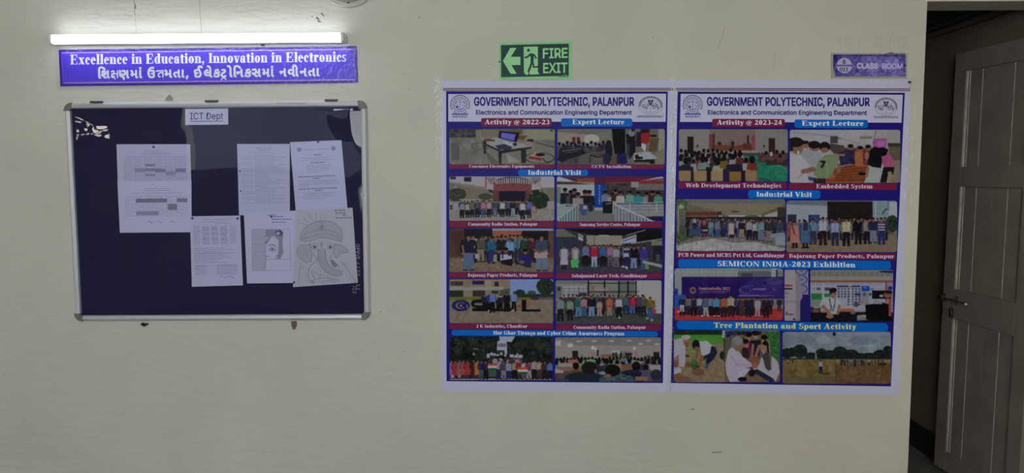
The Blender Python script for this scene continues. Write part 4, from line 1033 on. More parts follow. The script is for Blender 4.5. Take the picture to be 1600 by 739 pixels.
def caption(root, x0, y0, x1, y1, text, tx0, tx1, cap, dy=0.0, base=None):
    k = Ink(Y0 + .0008); k.poly([(x0, y0), (x1, y0 + dy), (x1, y1 + dy), (x0, y1)], RED); o = k.build('caption_bar', m_vinyl, root)
    k = Ink(Y0 + .0012); b = base or (y1 - (y1 - y0 - cap) * .5 - .3); sl = dy / (x1 - x0)
    k.text(serif(text), (tx0, b + sl * (tx0 - x0)), (tx1, b + sl * (tx1 - x0)), cap, CAPT); k.build('caption_lettering', m_vinyl, o)
def header(root, x0, x1, ty, tsl, sub0, sub1, sy):
    k = Ink(Y0 + .0011); k.text(sans('GOVERNMENT POLYTECHNIC, PALANPUR', .034), (x0, ty), (x1, ty + tsl), 14.2, TXT); k.build('title_lettering', m_vinyl, root)
    k = Ink(Y0 + .0011); k.text(sans('Electronics and Communication Engineering Department', .026), (sub0, sy), (sub1, sy + tsl), 7.4, TXT); k.build('subtitle_lettering', m_vinyl, root)
def emblem_gear(root, cx, cy, r, by):
    k = Ink(Y0 + .0011); c1 = (66, 72, 128); c2 = (54, 50, 74)
    for a in range(150, 392, 11):
        t = radians(a); t2 = radians(a + 7.5)
        k.poly([(cx + q_ * r * cos(s_), cy + q_ * r * sin(s_) * 1.0) for q_, s_ in ((1.0, t), (1.0, t2), (.89, t2), (.89, t))], c2)
    for a in range(48, 134, 11):
        t = radians(a); t2 = radians(a + 7); k.poly([(cx + q_ * r * cos(s_), cy + q_ * r * sin(s_)) for q_, s_ in ((1.0, t), (1.0, t2), (.9, t2), (.9, t))], c2)
    k.ring(cx, cy, r * .68, r * .68, .8, c1); k.ring(cx, cy, r * .52, r * .52, .6, c1)
    for i in range(14):
        t = 2 * pi * i / 14; k.ring(cx + r * .74 * cos(t), cy + r * .74 * sin(t), 1.3, 1.3, .6, c1, n=8)
    k.line([(cx, cy - r * .5), (cx, cy + r * .42)], .9, c1); k.line([(cx - r * .42, cy - r * .28), (cx + r * .42, cy - r * .28)], .7, c1)
    for s_ in (-1, 1):
        k.line([(cx + s_ * r * .4, cy - r * .28), (cx + s_ * r * .55, cy + r * .05)], .5, c1); k.line([(cx + s_ * r * .4, cy - r * .28), (cx + s_ * r * .25, cy + r * .05)], .5, c1)
        k.ring(cx + s_ * r * .4, cy + r * .05, r * .16, r * .1, .8, c1, 0, 180, n=10)
    k.ell(cx - r * .28, cy + r * .22, 2, 1.5, (44, 48, 120)); k.ring(cx, cy + r * .3, r * .3, r * .16, .8, c1, 0, 180)
    w = r * .8
    k.poly([(cx - w, by - 1.3), (cx + w, by - 1.3), (cx + w, by + 1.3), (cx - w, by + 1.3)], (40, 52, 130)); k.words(cx - w + 2, by, cx + w - 2, by, .7, (120, 130, 180), rnd, .6, .0002)
    k.words(cx - w + 1, by + 4, cx + w - 1, by + 4, 1.7, (60, 60, 90), rnd, 1.0)
    k.build('college_emblem', m_vinyl, root)
def emblem_dept(root, cx, cy, rx, ry, x0, x1, by):
    k = Ink(Y0 + .0011); c = (48, 48, 60); g = (88, 88, 104)
    k.ring(cx, cy, rx, ry, .6, g); k.ring(cx, cy, rx * .78, ry * .8, .5, g)
    for a in range(175, 368, 12):
        t = radians(a); t2 = radians(a + 8); k.poly([(cx + q_ * rx * cos(s_), cy + q_ * ry * sin(s_)) for q_, s_ in ((.97, t), (.97, t2), (.84, t2), (.84, t))], c)
    k.line([(cx, cy), (cx, cy + ry * .78)], .6, g); k.line([(cx, cy), (cx - rx * .6, cy - ry * .45)], .6, g); k.line([(cx, cy), (cx + rx * .6, cy - ry * .45)], .6, g)
    k.poly([(cx - 4.6, cy - ry * .66), (cx - 2, cy - ry * .58), (cx + 2, cy - ry * .58), (cx + 4.6, cy - ry * .66), (cx + 3.4, cy - ry * .3), (cx + .8, cy - ry * .02), (cx - .8, cy - ry * .02), (cx - 3.6, cy - ry * .3)], c); k.ell(cx, cy - ry * .36, 2.2, 2, (96, 96, 110), .0002)
    for dx, dy_, r in ((-.55, .05, 2.2), (-.35, .3, 1.5), (-.22, -.02, 1.5), (.3, .22, 2.0), (.52, .02, 1.6), (.62, .3, 1.4), (.18, .05, 1.2)):
        k.ring(cx + dx * rx, cy + dy_ * ry, r, r * 1.1, 1.0, c, n=10)
    k.line([(cx + rx * .3, cy - ry * .08), (cx + rx * .5, cy - ry * .2)], .8, c); k.line([(cx - rx * .65, cy + ry * .05), (cx - rx * .5, cy + ry * .4)], .9, c)
    k.line([(x0, by - 1.6), (x1, by - 1.4), (x1, by + 1.6), (x0, by + 1.4)], .5, g, closed=True); k.words(x0 + 2, by, x1 - 2, by + .1, 1.2, (60, 60, 74), rnd, .7)
    k.build('department_emblem', m_vinyl, root)
def pic(root, p, corner=22, skew=((0, 0),) * 4): return p.build('photograph', m_photo, root, Y0 + .0009, corner, skew)

# ---- left poster, 2022-23
pl = poster('L', Quad((689, 126), (1051.5, 124.5), (1046.5, 612.5), (690, 611.5)), 'left-hand blue department poster, activities of 2022-23, below the exit sign',
            Quad((697, 142.3), (1043.4, 143), (1035.8, 598.6), (697.6, 595.6)), Quad((700.5, 147), (1040.8, 146.4), (1040, 190.3), (700.5, 190)))
header(pl, 740.5, 991, 165.6, .2, 743.6, 987.2, 179.2)
emblem_gear(pl, 718.8, 163.5, 15.5, 178.6); emblem_dept(pl, 1016.6, 164.5, 18.6, 14, 994.5, 1037, 182)
k = Ink(Y0 + .0004)
for y, h, cc in ((138, 1.1, (60, 50, 62)), (139.4, 1.4, (150, 120, 120)), (140.9, 1.2, (84, 46, 70))): k.poly([(692, y - h / 2 + .2), (1052, y - h / 2), (1052, y + h / 2), (692, y + h / 2 + .2)], cc)
k.build('top_stripes', m_vinyl, pl)
pill(pl, 751.6, 184.4, 862.2, 197.6, RED, 'Activity @ 2022-23', 757, 858.5, 194.1, 7.2, (186, 176, 196), .2, 3, 'dark red heading bar')
pill(pl, 876.8, 184.8, 988, 197.5, SKYB, 'Expert Lecture', 894.5, 975.5, 194, 7.4, PILLT, .2, 3)
caption(pl, 702, 256.6, 866, 263.4, 'Consumer Electronics Equipments', 733, 835, 4.2)
caption(pl, 870.5, 257, 1037.5, 263.8, 'CCTV Installation', 924.5, 986.5, 4.4)
pill(pl, 809.5, 265, 919, 274.6, SKYB, 'Industrial Visit', 825, 908, 273, 7.2, PILLT, .2, 4)
caption(pl, 702, 345.4, 865, 355.2, 'Community Radio Station, Palanpur', 731.5, 839.5, 4.8)
caption(pl, 870, 346.6, 1035, 355.4, 'Samsung Service Centre, Palanpur', 906, 1000.5, 4.8)
caption(pl, 702, 425.6, 865, 434.4, 'Bajarang Paper Products, Palanpur', 731, 840, 5.0)
caption(pl, 869, 426.6, 1033.5, 435.4, 'Sahajanand Laser Tech, Gandhinagar', 893.5, 1011, 5.0)
caption(pl, 702, 505.4, 864, 514.2, 'J K Industries, Chandisar', 744.5, 824, 5.0)
caption(pl, 868.5, 507, 1032.5, 516.2, 'Community Radio Station, Palanpur', 896, 1009, 5.0)
pill(pl, 705.5, 515.2, 1028, 524, SKYB, 'Har Ghar Tiranga and Cyber Crime Awareness Program', 771, 975.5, 522, 5.6, PILLT, 2.4, 4)

# photographs of the left poster (all coordinates below are inside each picture)
p = Pic(Z['1'], (80, 145, 1187, 515), (96, 96, 92), 11)
p.rect(80, 145, 430, 235, (60, 60, 64)).tex(80, 145, 430, 235, 14, 14).rect(80, 235, 420, 515, (104, 102, 100)).tex(80, 235, 420, 515, 6, 40).rect(100, 290, 190, 470, (86, 84, 84)).rect(360, 150, 1187, 260, (112, 110, 96)).rect(420, 150, 600, 240, (108, 104, 92))
p.rect(590, 150, 700, 250, (96, 90, 80)).rect(700, 150, 850, 210, (92, 76, 58)).poly([(850, 190), (1187, 330), (1187, 515), (420, 515), (420, 360), (500, 300)], (108, 106, 98)).rect(860, 150, 1187, 260, (122, 122, 106)).poly([(980, 275), (1187, 330), (1187, 350), (980, 290)], (80, 76, 70))
p.poly([(790, 210), (905, 215), (860, 260), (780, 250)], (88, 70, 52)).rect(895, 250, 965, 280, (40, 30, 30))
p.poly([(415, 245), (600, 235), (980, 330), (640, 390), (500, 320)], (132, 134, 138)).poly([(440, 285), (620, 370), (950, 330), (940, 350), (640, 400), (470, 320)], (40, 36, 40))
for x0, x1, y0, y1 in ((435, 470, 270, 405), (595, 632, 385, 515), (830, 890, 345, 500)): p.poly([(x0, y0), (x1, y0), (x1 - 6, y1), (x0 + 8, y1)], (42, 38, 42))
p.poly([(470, 380), (600, 500), (520, 515), (470, 420)], (88, 86, 84)).poly([(680, 400), (820, 490), (700, 500)], (128, 128, 126))
p.poly([(605, 165), (820, 185), (785, 285), (600, 240)], (22, 20, 30)).poly([(628, 182), (780, 200), (760, 270), (622, 235)], (96, 92, 170)).rect(690, 280, 730, 300, (24, 24, 30)).ell(690, 305, 52, 26, (150, 150, 158)).ell(770, 305, 22, 16, (30, 30, 40))
p.poly([(560, 320), (660, 300), (740, 335), (730, 370), (600, 360)], (48, 52, 70)).ell(910, 300, 46, 26, (136, 108, 112)).rect(440, 255, 560, 275, (100, 60, 60)).line([(450, 250), (520, 250)], 8, (90, 40, 44))
p.ring(1030, 450, 150, 55, 10, (58, 56, 58)).ring(400, 330, 85, 38, 8, (72, 70, 70)).ell(1000, 435, 75, 42, (140, 120, 118)).poly([(920, 430), (1060, 450), (1040, 478), (925, 455)], (112, 44, 42)).ell(1035, 415, 50, 18, (30, 28, 34)).line([(1060, 450), (1100, 500), (1160, 480)], 12, (44, 42, 44)).rect(1140, 150, 1170, 170, (60, 56, 54))
pic(pl, p)
p = Pic(Z['2'], (40, 145, 1166, 517), (92, 92, 90), 12)
p.poly([(40, 145), (620, 145), (600, 190), (40, 180)], (100, 98, 88)).poly([(40, 175), (420, 205), (600, 190), (620, 330), (40, 330)], (124, 120, 112)).poly([(420, 205), (600, 160), (620, 300), (430, 320)], (104, 106, 100)).ell(400, 250, 80, 50, (148, 146, 140)).rect(195, 230, 275, 300, (76, 40, 36)).rect(228, 232, 245, 300, (120, 110, 100))
p.rect(40, 330, 620, 517, (70, 70, 76)).tex(40, 330, 620, 517, 9, 24).poly([(280, 400), (600, 380), (600, 517), (250, 517)], (80, 80, 84))
for i in range(13): p.bust(60 + i * 42, 300 + 14 * sin(i * 2.1), 20, p.rd.choice(((38, 36, 64), (60, 40, 66), (40, 44, 52), (70, 66, 74))))
p.poly([(60, 360), (280, 345), (350, 400), (100, 480), (50, 460)], (30, 28, 36)).line([(90, 378), (280, 352)], 7, (120, 120, 128)).line([(110, 400), (260, 375)], 5, (96, 96, 104)).ell(90, 460, 50, 26, (24, 26, 44)).rect(370, 300, 430, 325, (110, 112, 122))
p.poly([(380, 405), (540, 390), (530, 425), (470, 445), (380, 425)], (74, 66, 56)).line([(385, 420), (470, 445), (530, 420)], 9, (24, 22, 24)).line([(385, 420), (380, 505)], 8, (24, 22, 24)).line([(520, 420), (520, 505)], 8, (24, 22, 24)).ell(470, 462, 40, 18, (92, 84, 70))
p.poly([(540, 300), (610, 290), (620, 420), (580, 517), (530, 517), (545, 400)], (26, 26, 36)).rect(530, 405, 585, 517, (34, 34, 72)).ell(578, 285, 26, 24, (26, 24, 28)).rect(600, 420, 670, 517, (84, 72, 56))
p.rect(745, 145, 1166, 517, (96, 92, 86)).rect(1100, 145, 1166, 420, (126, 124, 112)).poly([(1060, 400), (1166, 340), (1166, 517), (1000, 517)], (110, 108, 98)).rect(910, 145, 1010, 230, (58, 34, 34))
p.poly([(610, 145), (750, 145), (750, 410), (640, 410), (625, 300)], (15, 14, 18)).rect(665, 400, 770, 510, (28, 30, 78)).poly([(760, 200), (860, 180), (860, 380), (800, 460), (770, 400)], (22, 20, 28)).ell(820, 190, 36, 34, (110, 110, 118)).rect(820, 145, 850, 170, (30, 24, 26))
p.poly([(870, 180), (930, 170), (930, 330), (860, 330)], (34, 30, 40)).poly([(920, 190), (1000, 180), (1010, 270), (980, 300), (920, 290)], (128, 36, 38)).ell(960, 160, 34, 28, (40, 24, 26)).poly([(1015, 240), (1110, 240), (1080, 380), (1000, 380)], (82, 70, 48)).ell(1048, 216, 40, 10, (16, 16, 18))
p.poly([(840, 400), (1000, 380), (1090, 450), (920, 480), (840, 470)], (136, 142, 150)).poly([(850, 420), (920, 400), (940, 460), (860, 465)], (30, 30, 38)).ell(910, 420, 22, 16, (140, 140, 140)).poly([(920, 290), (970, 310), (960, 390), (925, 340)], (160, 156, 164)).poly([(840, 470), (1060, 462), (1060, 490), (850, 490)], (28, 26, 30)).rect(1010, 480, 1060, 510, (26, 24, 28)).rect(760, 300, 800, 460, (70, 70, 80), .6)
pic(pl, p)
p = Pic(Z['3'], (80, 38, 1182, 503), (118, 114, 108), 13)
p.poly([(80, 38), (470, 38), (470, 160), (80, 110)], (140, 138, 142)).rect(90, 40, 150, 68, (44, 42, 48)).rect(235, 45, 310, 92, (34, 32, 38)).poly([(80, 92), (470, 150), (470, 172), (80, 112)], (112, 110, 108)).poly([(80, 112), (500, 180), (530, 280), (80, 280)], (106, 98, 90)).rect(460, 38, 472, 160, (128, 56, 64))
p.ell(160, 230, 100, 70, (62, 62, 56)).tex(80, 110, 260, 300, 12, 12).rect(190, 275, 400, 300, (124, 122, 124)).ell(460, 250, 75, 36, (62, 70, 56))
p.rect(470, 38, 1060, 130, (136, 132, 134))
for i in range(6): p.line([(475 + i * 16, 50), (530 + i * 10, 130)], 8, (92, 86, 92)); p.line([(1075 - i * 24, 42), (960 - i * 8, 130)], 9, (92, 86, 92))
p.ell(745, 120, 215, 85, (58, 52, 58)); p.rect(600, 38, 950, 40, (120, 116, 118))
for i in range(17):
    x = 560 + i * 23; y0 = 52 + abs(i - 8) ** 2 * .5; p.rect(x, y0, x + 12, y0 + 62, (152, 148, 150))
p.ring(745, 120, 215, 80, 14, (128, 120, 122)); p.poly([(540, 120), (745, 108), (950, 120), (948, 180), (745, 196), (540, 180)], (110, 62, 66)).poly([(470, 130), (545, 120), (545, 180), (470, 172)], (140, 136, 138)).poly([(948, 110), (1040, 150), (1030, 175), (948, 180)], (144, 140, 142)).poly([(480, 174), (540, 180), (540, 210), (510, 210)], (50, 46, 50)).poly([(950, 178), (1030, 176), (1010, 215), (950, 210)], (44, 42, 44))
p.rect(535, 185, 600, 300, (92, 58, 58)).rect(880, 185, 945, 300, (88, 56, 58)).rect(600, 190, 880, 300, (26, 24, 44)).poly([(1040, 160), (1182, 150), (1182, 300), (1040, 300)], (106, 100, 90)).rect(1040, 38, 1182, 155, (142, 142, 146))
p.ell(1020, 290, 110, 90, (34, 46, 38)).tex(900, 180, 1140, 400, 9, 12).rect(1110, 300, 1182, 380, (128, 126, 130)).rect(80, 390, 1182, 503, (122, 118, 114)).tex(80, 390, 1182, 503, 5, 20).rect(130, 320, 200, 390, (126, 130, 140)).man(100, 290, 385, (140, 134, 136), (40, 34, 40))
p.row(190, 960, 290, 440, 22, ((40, 36, 46), (90, 60, 66), (46, 48, 66)), ((28, 26, 34),), 6)
for x, t, b, c, q_ in ((215, 305, 470, (112, 122, 136), (28, 26, 32)), (272, 308, 472, (136, 134, 128), (32, 30, 34)), (322, 295, 465, (96, 92, 88), (34, 32, 36)), (375, 285, 465, (72, 68, 88), (30, 28, 40)), (438, 290, 468, (140, 104, 112), (60, 74, 112)), (498, 290, 462, (146, 122, 128), (34, 30, 36)),
                       (560, 282, 455, (60, 74, 84), (76, 92, 120)), (640, 290, 462, (150, 148, 152), (32, 30, 40)), (700, 290, 455, (66, 72, 92), (34, 32, 44)), (750, 290, 455, (36, 34, 46), (120, 128, 142)), (850, 295, 485, (152, 150, 156), (26, 24, 28)), (920, 290, 470, (76, 96, 150), (34, 36, 50)), (965, 330, 495, (134, 112, 112), (134, 114, 114))):
    p.man(x, t, b, c, q_)
pic(pl, p)
p = Pic(Z['4'], (35, 40, 1156, 510), (84, 82, 82), 14)
p.rect(35, 40, 430, 180, (120, 116, 112)).poly([(35, 40), (100, 40), (210, 95), (35, 90)], (150, 152, 160)).poly([(60, 40), (1156, 40), (1156, 60), (850, 105), (240, 95)], (92, 36, 44)).poly([(880, 90), (1156, 55), (1156, 40), (1130, 40)], (150, 152, 164)).poly([(240, 60), (430, 50), (430, 100), (250, 95)], (120, 84, 78), .6)
p.poly([(35, 90), (180, 95), (420, 125), (420, 160), (35, 120)], (60, 56, 54)).rect(35, 120, 430, 330, (140, 142, 146)).rect(35, 150, 75, 320, (96, 112, 92)).poly([(880, 90), (1156, 85), (1156, 115), (890, 120)], (120, 40, 46)).rect(550, 110, 1156, 330, (56, 52, 54)).tex(550, 110, 1156, 330, 10, 22).rect(860, 115, 1156, 180, (96, 94, 90)).rect(815, 95, 892, 152, (126, 124, 122))
p.rect(430, 120, 548, 365, (22, 56, 128)).rect(430, 40, 548, 122, (74, 36, 60)).rect(430, 365, 520, 396, (134, 132, 140))
for i, ch in enumerate('SAMSUNG'): p.rect(476, 130 + i * 30, 494, 134 + i * 30, (140, 156, 190)).rect(474, 145 + i * 30, 496, 149 + i * 30, (120, 140, 180)).rect(474, 132 + i * 30, 479, 148 + i * 30, (130, 150, 186))
p.rect(35, 330, 260, 510, (120, 134, 138)).rect(260, 400, 640, 510, (100, 98, 98)).rect(640, 330, 1156, 510, (110, 112, 120)).poly([(900, 420), (1156, 415), (1156, 455), (980, 460)], (124, 118, 112)).poly([(960, 460), (1156, 455), (1156, 510), (1050, 505)], (24, 28, 70))
for x, y, r, c in ((120, 190, 32, (26, 28, 46)), (180, 215, 32, (70, 66, 66)), (220, 195, 32, (30, 30, 36)), (330, 215, 36, (24, 22, 28)), (375, 215, 34, (20, 18, 24)), (255, 240, 36, (128, 120, 114))):
    p.poly([(x - r * 1.5, y + 25), (x + r * 1.5, y + 25), (x + r * 1.7, y + 130), (x - r * 1.6, y + 140)], c).ell(x, y, r * .7, r * .85, (108, 84, 74)).ell(x, y - r * .5, r * .75, r * .55, (24, 20, 22))
p.poly([(265, 330), (360, 330), (340, 445), (290, 450)], (58, 74, 110)).poly([(360, 310), (420, 300), (410, 400), (370, 410)], (34, 36, 52)).rect(310, 345, 350, 380, (140, 142, 146))
for x, y, c in ((545, 215, (96, 108, 136)), (615, 235, (132, 130, 128)), (650, 200, (60, 34, 34)), (700, 220, (144, 144, 140)), (800, 215, (90, 128, 122)), (885, 225, (40, 120, 132)), (975, 230, (112, 112, 118)), (1035, 215, (60, 34, 40)), (1097, 225, (70, 122, 108))):
    p.poly([(x - 42, y + 20), (x + 42, y + 20), (x + 48, y + 95), (x - 46, y + 95)], c).ell(x, y, 19, 25, (110, 84, 74)).ell(x, y - 14, 21, 16, (22, 18, 22)).ell(x, y - 60, 1, 1, c)
p.rect(515, 300, 620, 425, (24, 22, 28)).line([(550, 325), (600, 320)], 14, (110, 84, 74))
for y in (318, 345, 378, 412): p.line([(690, y), (1150, y - 8)], 7, (140, 140, 148))
for x in (795, 1075): p.rect(x, 315, x + 12, 420, (140, 140, 148))
p.line([(35, 490), (240, 340)], 12, (140, 144, 152)).line([(35, 332), (240, 336)], 9, (140, 144, 152)).line([(640, 330), (1040, 510)], 14, (150, 152, 160)).line([(625, 335), (625, 430)], 9, (150, 152, 160))
for i in range(7): x = 70 + i * 28; p.rect(x, 475 - i * 21, x + 8, 510, (64, 64, 78))
for i in range(11): x = 650 + i * 34; p.rect(x, 350 + i * 14, x + 9, 510, (136, 138, 148)); p.rect(x + 12, 360 + i * 14, x + 18, 510, (64, 66, 80))
pic(pl, p)
p = Pic(Z['5'], (88, 52, 1294, 553), (86, 72, 60), 15)
p.rect(88, 52, 260, 380, (74, 54, 46)).poly([(100, 100), (190, 370), (88, 380), (88, 150)], (96, 72, 52)).rect(88, 95, 250, 380, (66, 44, 42), .6).rect(260, 55, 585, 300, (30, 28, 36)).rect(585, 52, 1294, 78, (122, 132, 150)).rect(590, 75, 925, 300, (132, 84, 66)).rect(925, 80, 1240, 380, (24, 22, 28)).rect(1230, 80, 1294, 380, (84, 64, 50)).rect(88, 375, 1294, 553, (104, 92, 78)).tex(88, 375, 1294, 553, 6, 22).rect(88, 375, 1294, 400, (74, 62, 54), .6).ell(240, 412, 18, 8, (150, 146, 140))
p.row(440, 1040, 130, 430, 13, ((66, 90, 104), (44, 40, 46), (80, 104, 118), (52, 62, 80)), ((28, 28, 44), (40, 42, 60)), 12)
for x, t, b, c, q_ in ((365, 122, 440, (138, 138, 148), (30, 30, 36)), (455, 140, 432, (76, 74, 62), (112, 104, 90)), (690, 140, 430, (34, 30, 32), (40, 38, 46)), (790, 165, 450, (96, 132, 168), (34, 34, 52)), (575, 150, 452, (36, 88, 118), (44, 44, 92)), (965, 145, 430, (38, 62, 48), (34, 34, 40)), (1050, 150, 440, (70, 32, 38), (36, 32, 36))):
    p.man(x, t, b, c, q_, w=1.1)
for i in range(6): p.line([(510 + i * 24, 210), (510 + i * 24, 335)], 3, (24, 56, 80)); p.line([(505, 215 + i * 22), (640, 215 + i * 22)], 3, (24, 56, 80))
p.man(310, 118, 530, (30, 32, 48), (76, 94, 124), w=1.25); p.line([(240, 250), (262, 370)], 22, (116, 84, 72)); p.rect(385, 345, 430, 400, (140, 138, 152))
p.man(1155, 122, 535, (58, 66, 84), (86, 104, 132), w=1.25); p.poly([(1070, 325), (1225, 315), (1222, 395), (1072, 392)], (142, 124, 128)); p.line([(1068, 295), (1130, 330), (1220, 300)], 22, (110, 82, 72))
for x, y, c in ((665, 305, (126, 118, 104)), (742, 305, (150, 142, 166)), (965, 320, (36, 32, 98))):
    p.poly([(x - 62, y + 45), (x + 60, y + 45), (x + 82, y + 130), (x - 70, y + 130)], c).ell(x, y, 26, 34, (104, 78, 66)).ell(x, y - 18, 28, 18, (22, 18, 20))
p.rect(640, 350, 680, 430, (30, 28, 42)).rect(695, 330, 712, 400, (34, 34, 56)).rect(770, 330, 795, 370, (34, 34, 56)).poly([(680, 420), (820, 400), (810, 485), (770, 480), (690, 460)], (26, 24, 28)).poly([(845, 440), (1030, 430), (1035, 505), (985, 500), (900, 470), (850, 465)], (34, 44, 66)).ell(925, 440, 34, 20, (104, 80, 64))
pic(pl, p)
p = Pic(Z['6'], (30, 55, 1253, 560), (52, 50, 54), 16)
p.poly([(30, 55), (110, 55), (290, 160), (290, 250), (30, 150)], (96, 92, 86)).poly([(130, 55), (1253, 55), (960, 110), (780, 135), (480, 130), (300, 100)], (16, 15, 18)).rect(380, 130, 790, 250, (124, 120, 112)).rect(30, 150, 290, 300, (44, 50, 62))
p.poly([(285, 110), (345, 140), (345, 200), (285, 180)], (146, 148, 156)).poly([(780, 180), (955, 120), (955, 210), (780, 230)], (138, 142, 156)).line([(285, 130), (390, 190)], 8, (40, 40, 60)).line([(800, 200), (940, 150)], 8, (36, 40, 90)).line([(840, 130), (1060, 68)], 9, (130, 130, 134)).line([(900, 225), (1253, 172)], 12, (126, 126, 124)).poly([(960, 110), (1253, 60), (1253, 165), (960, 210)], (18, 17, 20)).rect(1130, 190, 1253, 250, (106, 106, 100)).rect(1150, 250, 1253, 420, (30, 32, 42)).rect(1180, 350, 1230, 440, (66, 66, 74)).rect(30, 470, 1253, 560, (58, 58, 68)).tex(30, 470, 1253, 560, 4, 16)
p.line([(470, 130), (470, 250)], 6, (40, 38, 42)).line([(345, 150), (345, 250)], 6, (40, 38, 42)).rect(520, 128, 640, 138, (150, 148, 146)).line([(60, 200), (60, 300)], 5, (80, 90, 110)).line([(100, 200), (100, 260)], 5, (80, 90, 110))
p.row(330, 1000, 240, 470, 15, ((36, 36, 56), (60, 64, 80), (40, 34, 40)), ((26, 26, 34),), 8)
for x, t, b, c, q_, fm in ((122, 245, 520, (140, 138, 156), (30, 26, 36), 1), (250, 240, 515, (120, 116, 120), (70, 140, 92), 0), (370, 235, 490, (90, 96, 140), (26, 24, 28), 0), (470, 240, 500, (148, 30, 58), (124, 134, 156), 0), (570, 240, 492, (46, 86, 136), (24, 24, 30), 0), (655, 240, 492, (134, 96, 124), (82, 74, 74), 0),
                           (722, 255, 505, (128, 128, 140), (86, 84, 92), 0), (845, 245, 512, (138, 140, 162), (34, 38, 70), 0), (925, 250, 520, (22, 20, 26), (96, 116, 150), 0), (1045, 240, 535, (58, 48, 124), (56, 72, 118), 0)):
    p.man(x, t, b, c, q_, female=bool(fm), w=1.05)
p.poly([(195, 415), (300, 415), (275, 495), (205, 495)], (74, 142, 92)).rect(230, 300, 275, 400, (138, 134, 146)).rect(805, 300, 890, 335, (36, 40, 80)).rect(1055, 450, 1098, 525, (84, 120, 84)).poly([(1030, 420), (1253, 470), (1253, 505), (1030, 450)], (128, 132, 140)).ell(805, 492, 20, 10, (160, 160, 166)).ell(842, 504, 16, 14, (160, 160, 166))
pic(pl, p)
p = Pic(Z['7'], (90, 48, 1288, 553), (108, 96, 82), 17)
p.rect(780, 48, 1288, 240, (112, 128, 168)).rect(90, 48, 790, 260, (118, 108, 92)).rect(100, 70, 250, 120, (66, 58, 56)).rect(90, 135, 720, 170, (126, 126, 128)).rect(355, 62, 495, 108, (36, 32, 72)).rect(610, 75, 660, 130, (48, 34, 32)).rect(90, 178, 250, 250, (40, 42, 40)).rect(360, 175, 500, 245, (52, 44, 42)).rect(585, 178, 660, 215, (58, 48, 46)).rect(500, 60, 575, 140, (132, 122, 104)).rect(270, 60, 330, 140, (112, 102, 86))
for x in (165, 205): p.rect(x, 72, x + 14, 120, (34, 32, 36))
p.poly([(680, 170), (790, 150), (790, 250), (660, 250)], (74, 80, 56)).ell(905, 205, 62, 40, (38, 52, 38)).ell(1200, 130, 105, 95, (36, 50, 38)).tex(1090, 48, 1288, 225, 10, 12).ell(1040, 200, 50, 22, (56, 72, 58)).rect(880, 215, 1288, 260, (44, 46, 44)).rect(90, 250, 460, 290, (88, 96, 46)).rect(880, 255, 1010, 295, (86, 96, 44)).poly([(1010, 260), (1288, 250), (1288, 300), (1010, 280)], (82, 80, 66)).poly([(90, 290), (1010, 285), (1288, 280), (1288, 553), (90, 553)], (112, 102, 92)).tex(90, 290, 1288, 553, 5, 30).ell(1080, 268, 50, 16, (50, 46, 50)).poly([(960, 300), (1060, 300), (1000, 380), (960, 380)], (122, 92, 66))
NV = (24, 22, 46); BK = (16, 15, 19)
p.ring(222, 350, 82, 52, 36, (34, 32, 82)).ell(225, 350, 44, 30, (34, 32, 82)).ell(225, 350, 16, 14, (116, 106, 98)).rect(262, 330, 290, 380, (34, 32, 82)).line([(290, 345), (300, 380)], 14, (116, 106, 98)).line([(160, 395), (280, 402)], 14, (34, 32, 82))
p.ring(430, 330, 72, 40, 30, BK).rect(355, 290, 560, 318, BK).rect(355, 380, 820, 415, BK).rect(500, 290, 560, 410, BK).poly([(380, 345), (540, 355), (540, 390), (480, 375), (370, 352)], BK).rect(620, 290, 660, 415, BK).rect(720, 240, 790, 415, BK).rect(925, 285, 975, 415, BK).rect(925, 393, 1140, 420, BK)
p.rect(665, 330, 730, 395, (92, 76, 70)).rect(610, 320, 632, 385, (112, 104, 104)).rect(870, 340, 930, 375, (122, 76, 52))
p.man(585, 185, 430, (92, 106, 158), BK).man(835, 190, 412, (104, 118, 164), BK).man(748, 196, 420, (24, 22, 32), BK).man(680, 225, 410, (34, 32, 50), BK).man(490, 220, 400, (34, 32, 46), BK).poly([(510, 240), (560, 220), (560, 300), (520, 300)], (44, 52, 110)).ell(820, 408, 16, 9, (150, 148, 150)).ell(545, 408, 14, 8, (140, 140, 140)).rect(650, 238, 705, 255, (130, 130, 134))
pic(pl, p)
p = Pic(Z['8'], (25, 60, 1244, 562), (110, 108, 104), 18)
p.rect(25, 60, 400, 110, (104, 104, 104)).rect(25, 100, 400, 130, (122, 122, 118)).rect(90, 125, 380, 265, (134, 136, 140)).rect(25, 125, 95, 260, (96, 98, 96)).rect(45, 135, 80, 180, (44, 46, 46)).rect(400, 60, 750, 240, (112, 114, 110)).rect(750, 65, 950, 190, (92, 98, 96)).rect(940, 60, 1244, 450, (142, 140, 140)).poly([(940, 180), (1000, 180), (950, 215), (940, 240)], (106, 106, 100)).rect(750, 195, 945, 245, (112, 106, 98))
for x in (180, 235, 290, 340, 110): p.rect(x, 130, x + 5, 262, (78, 80, 84))
for y in (155, 187, 215): p.rect(95, y, 385, y + 5, (70, 72, 76))
for x in (395, 580, 745, 945, 850): p.rect(x, 65, x + 16, 240, (26, 26, 28))
for y in (90, 200, 186): p.rect(400, y, 945, y + 8, (34, 34, 36))
p.rect(440, 128, 462, 168, (148, 70, 70)).rect(640, 140, 655, 190, (148, 80, 80)).rect(470, 140, 630, 150, (140, 118, 112)).rect(470, 160, 630, 180, (132, 122, 120)).rect(290, 200, 385, 240, (54, 54, 58))
p.rect(25, 440, 1244, 562, (62, 66, 64)).tex(25, 440, 1244, 562, 4, 20).rect(1170, 215, 1175, 450, (120, 118, 118))
p.row(100, 1050, 225, 440, 20, ((40, 36, 46), (76, 44, 50), (50, 56, 76), (70, 66, 66)), ((26, 26, 34), (40, 46, 64)), 8)
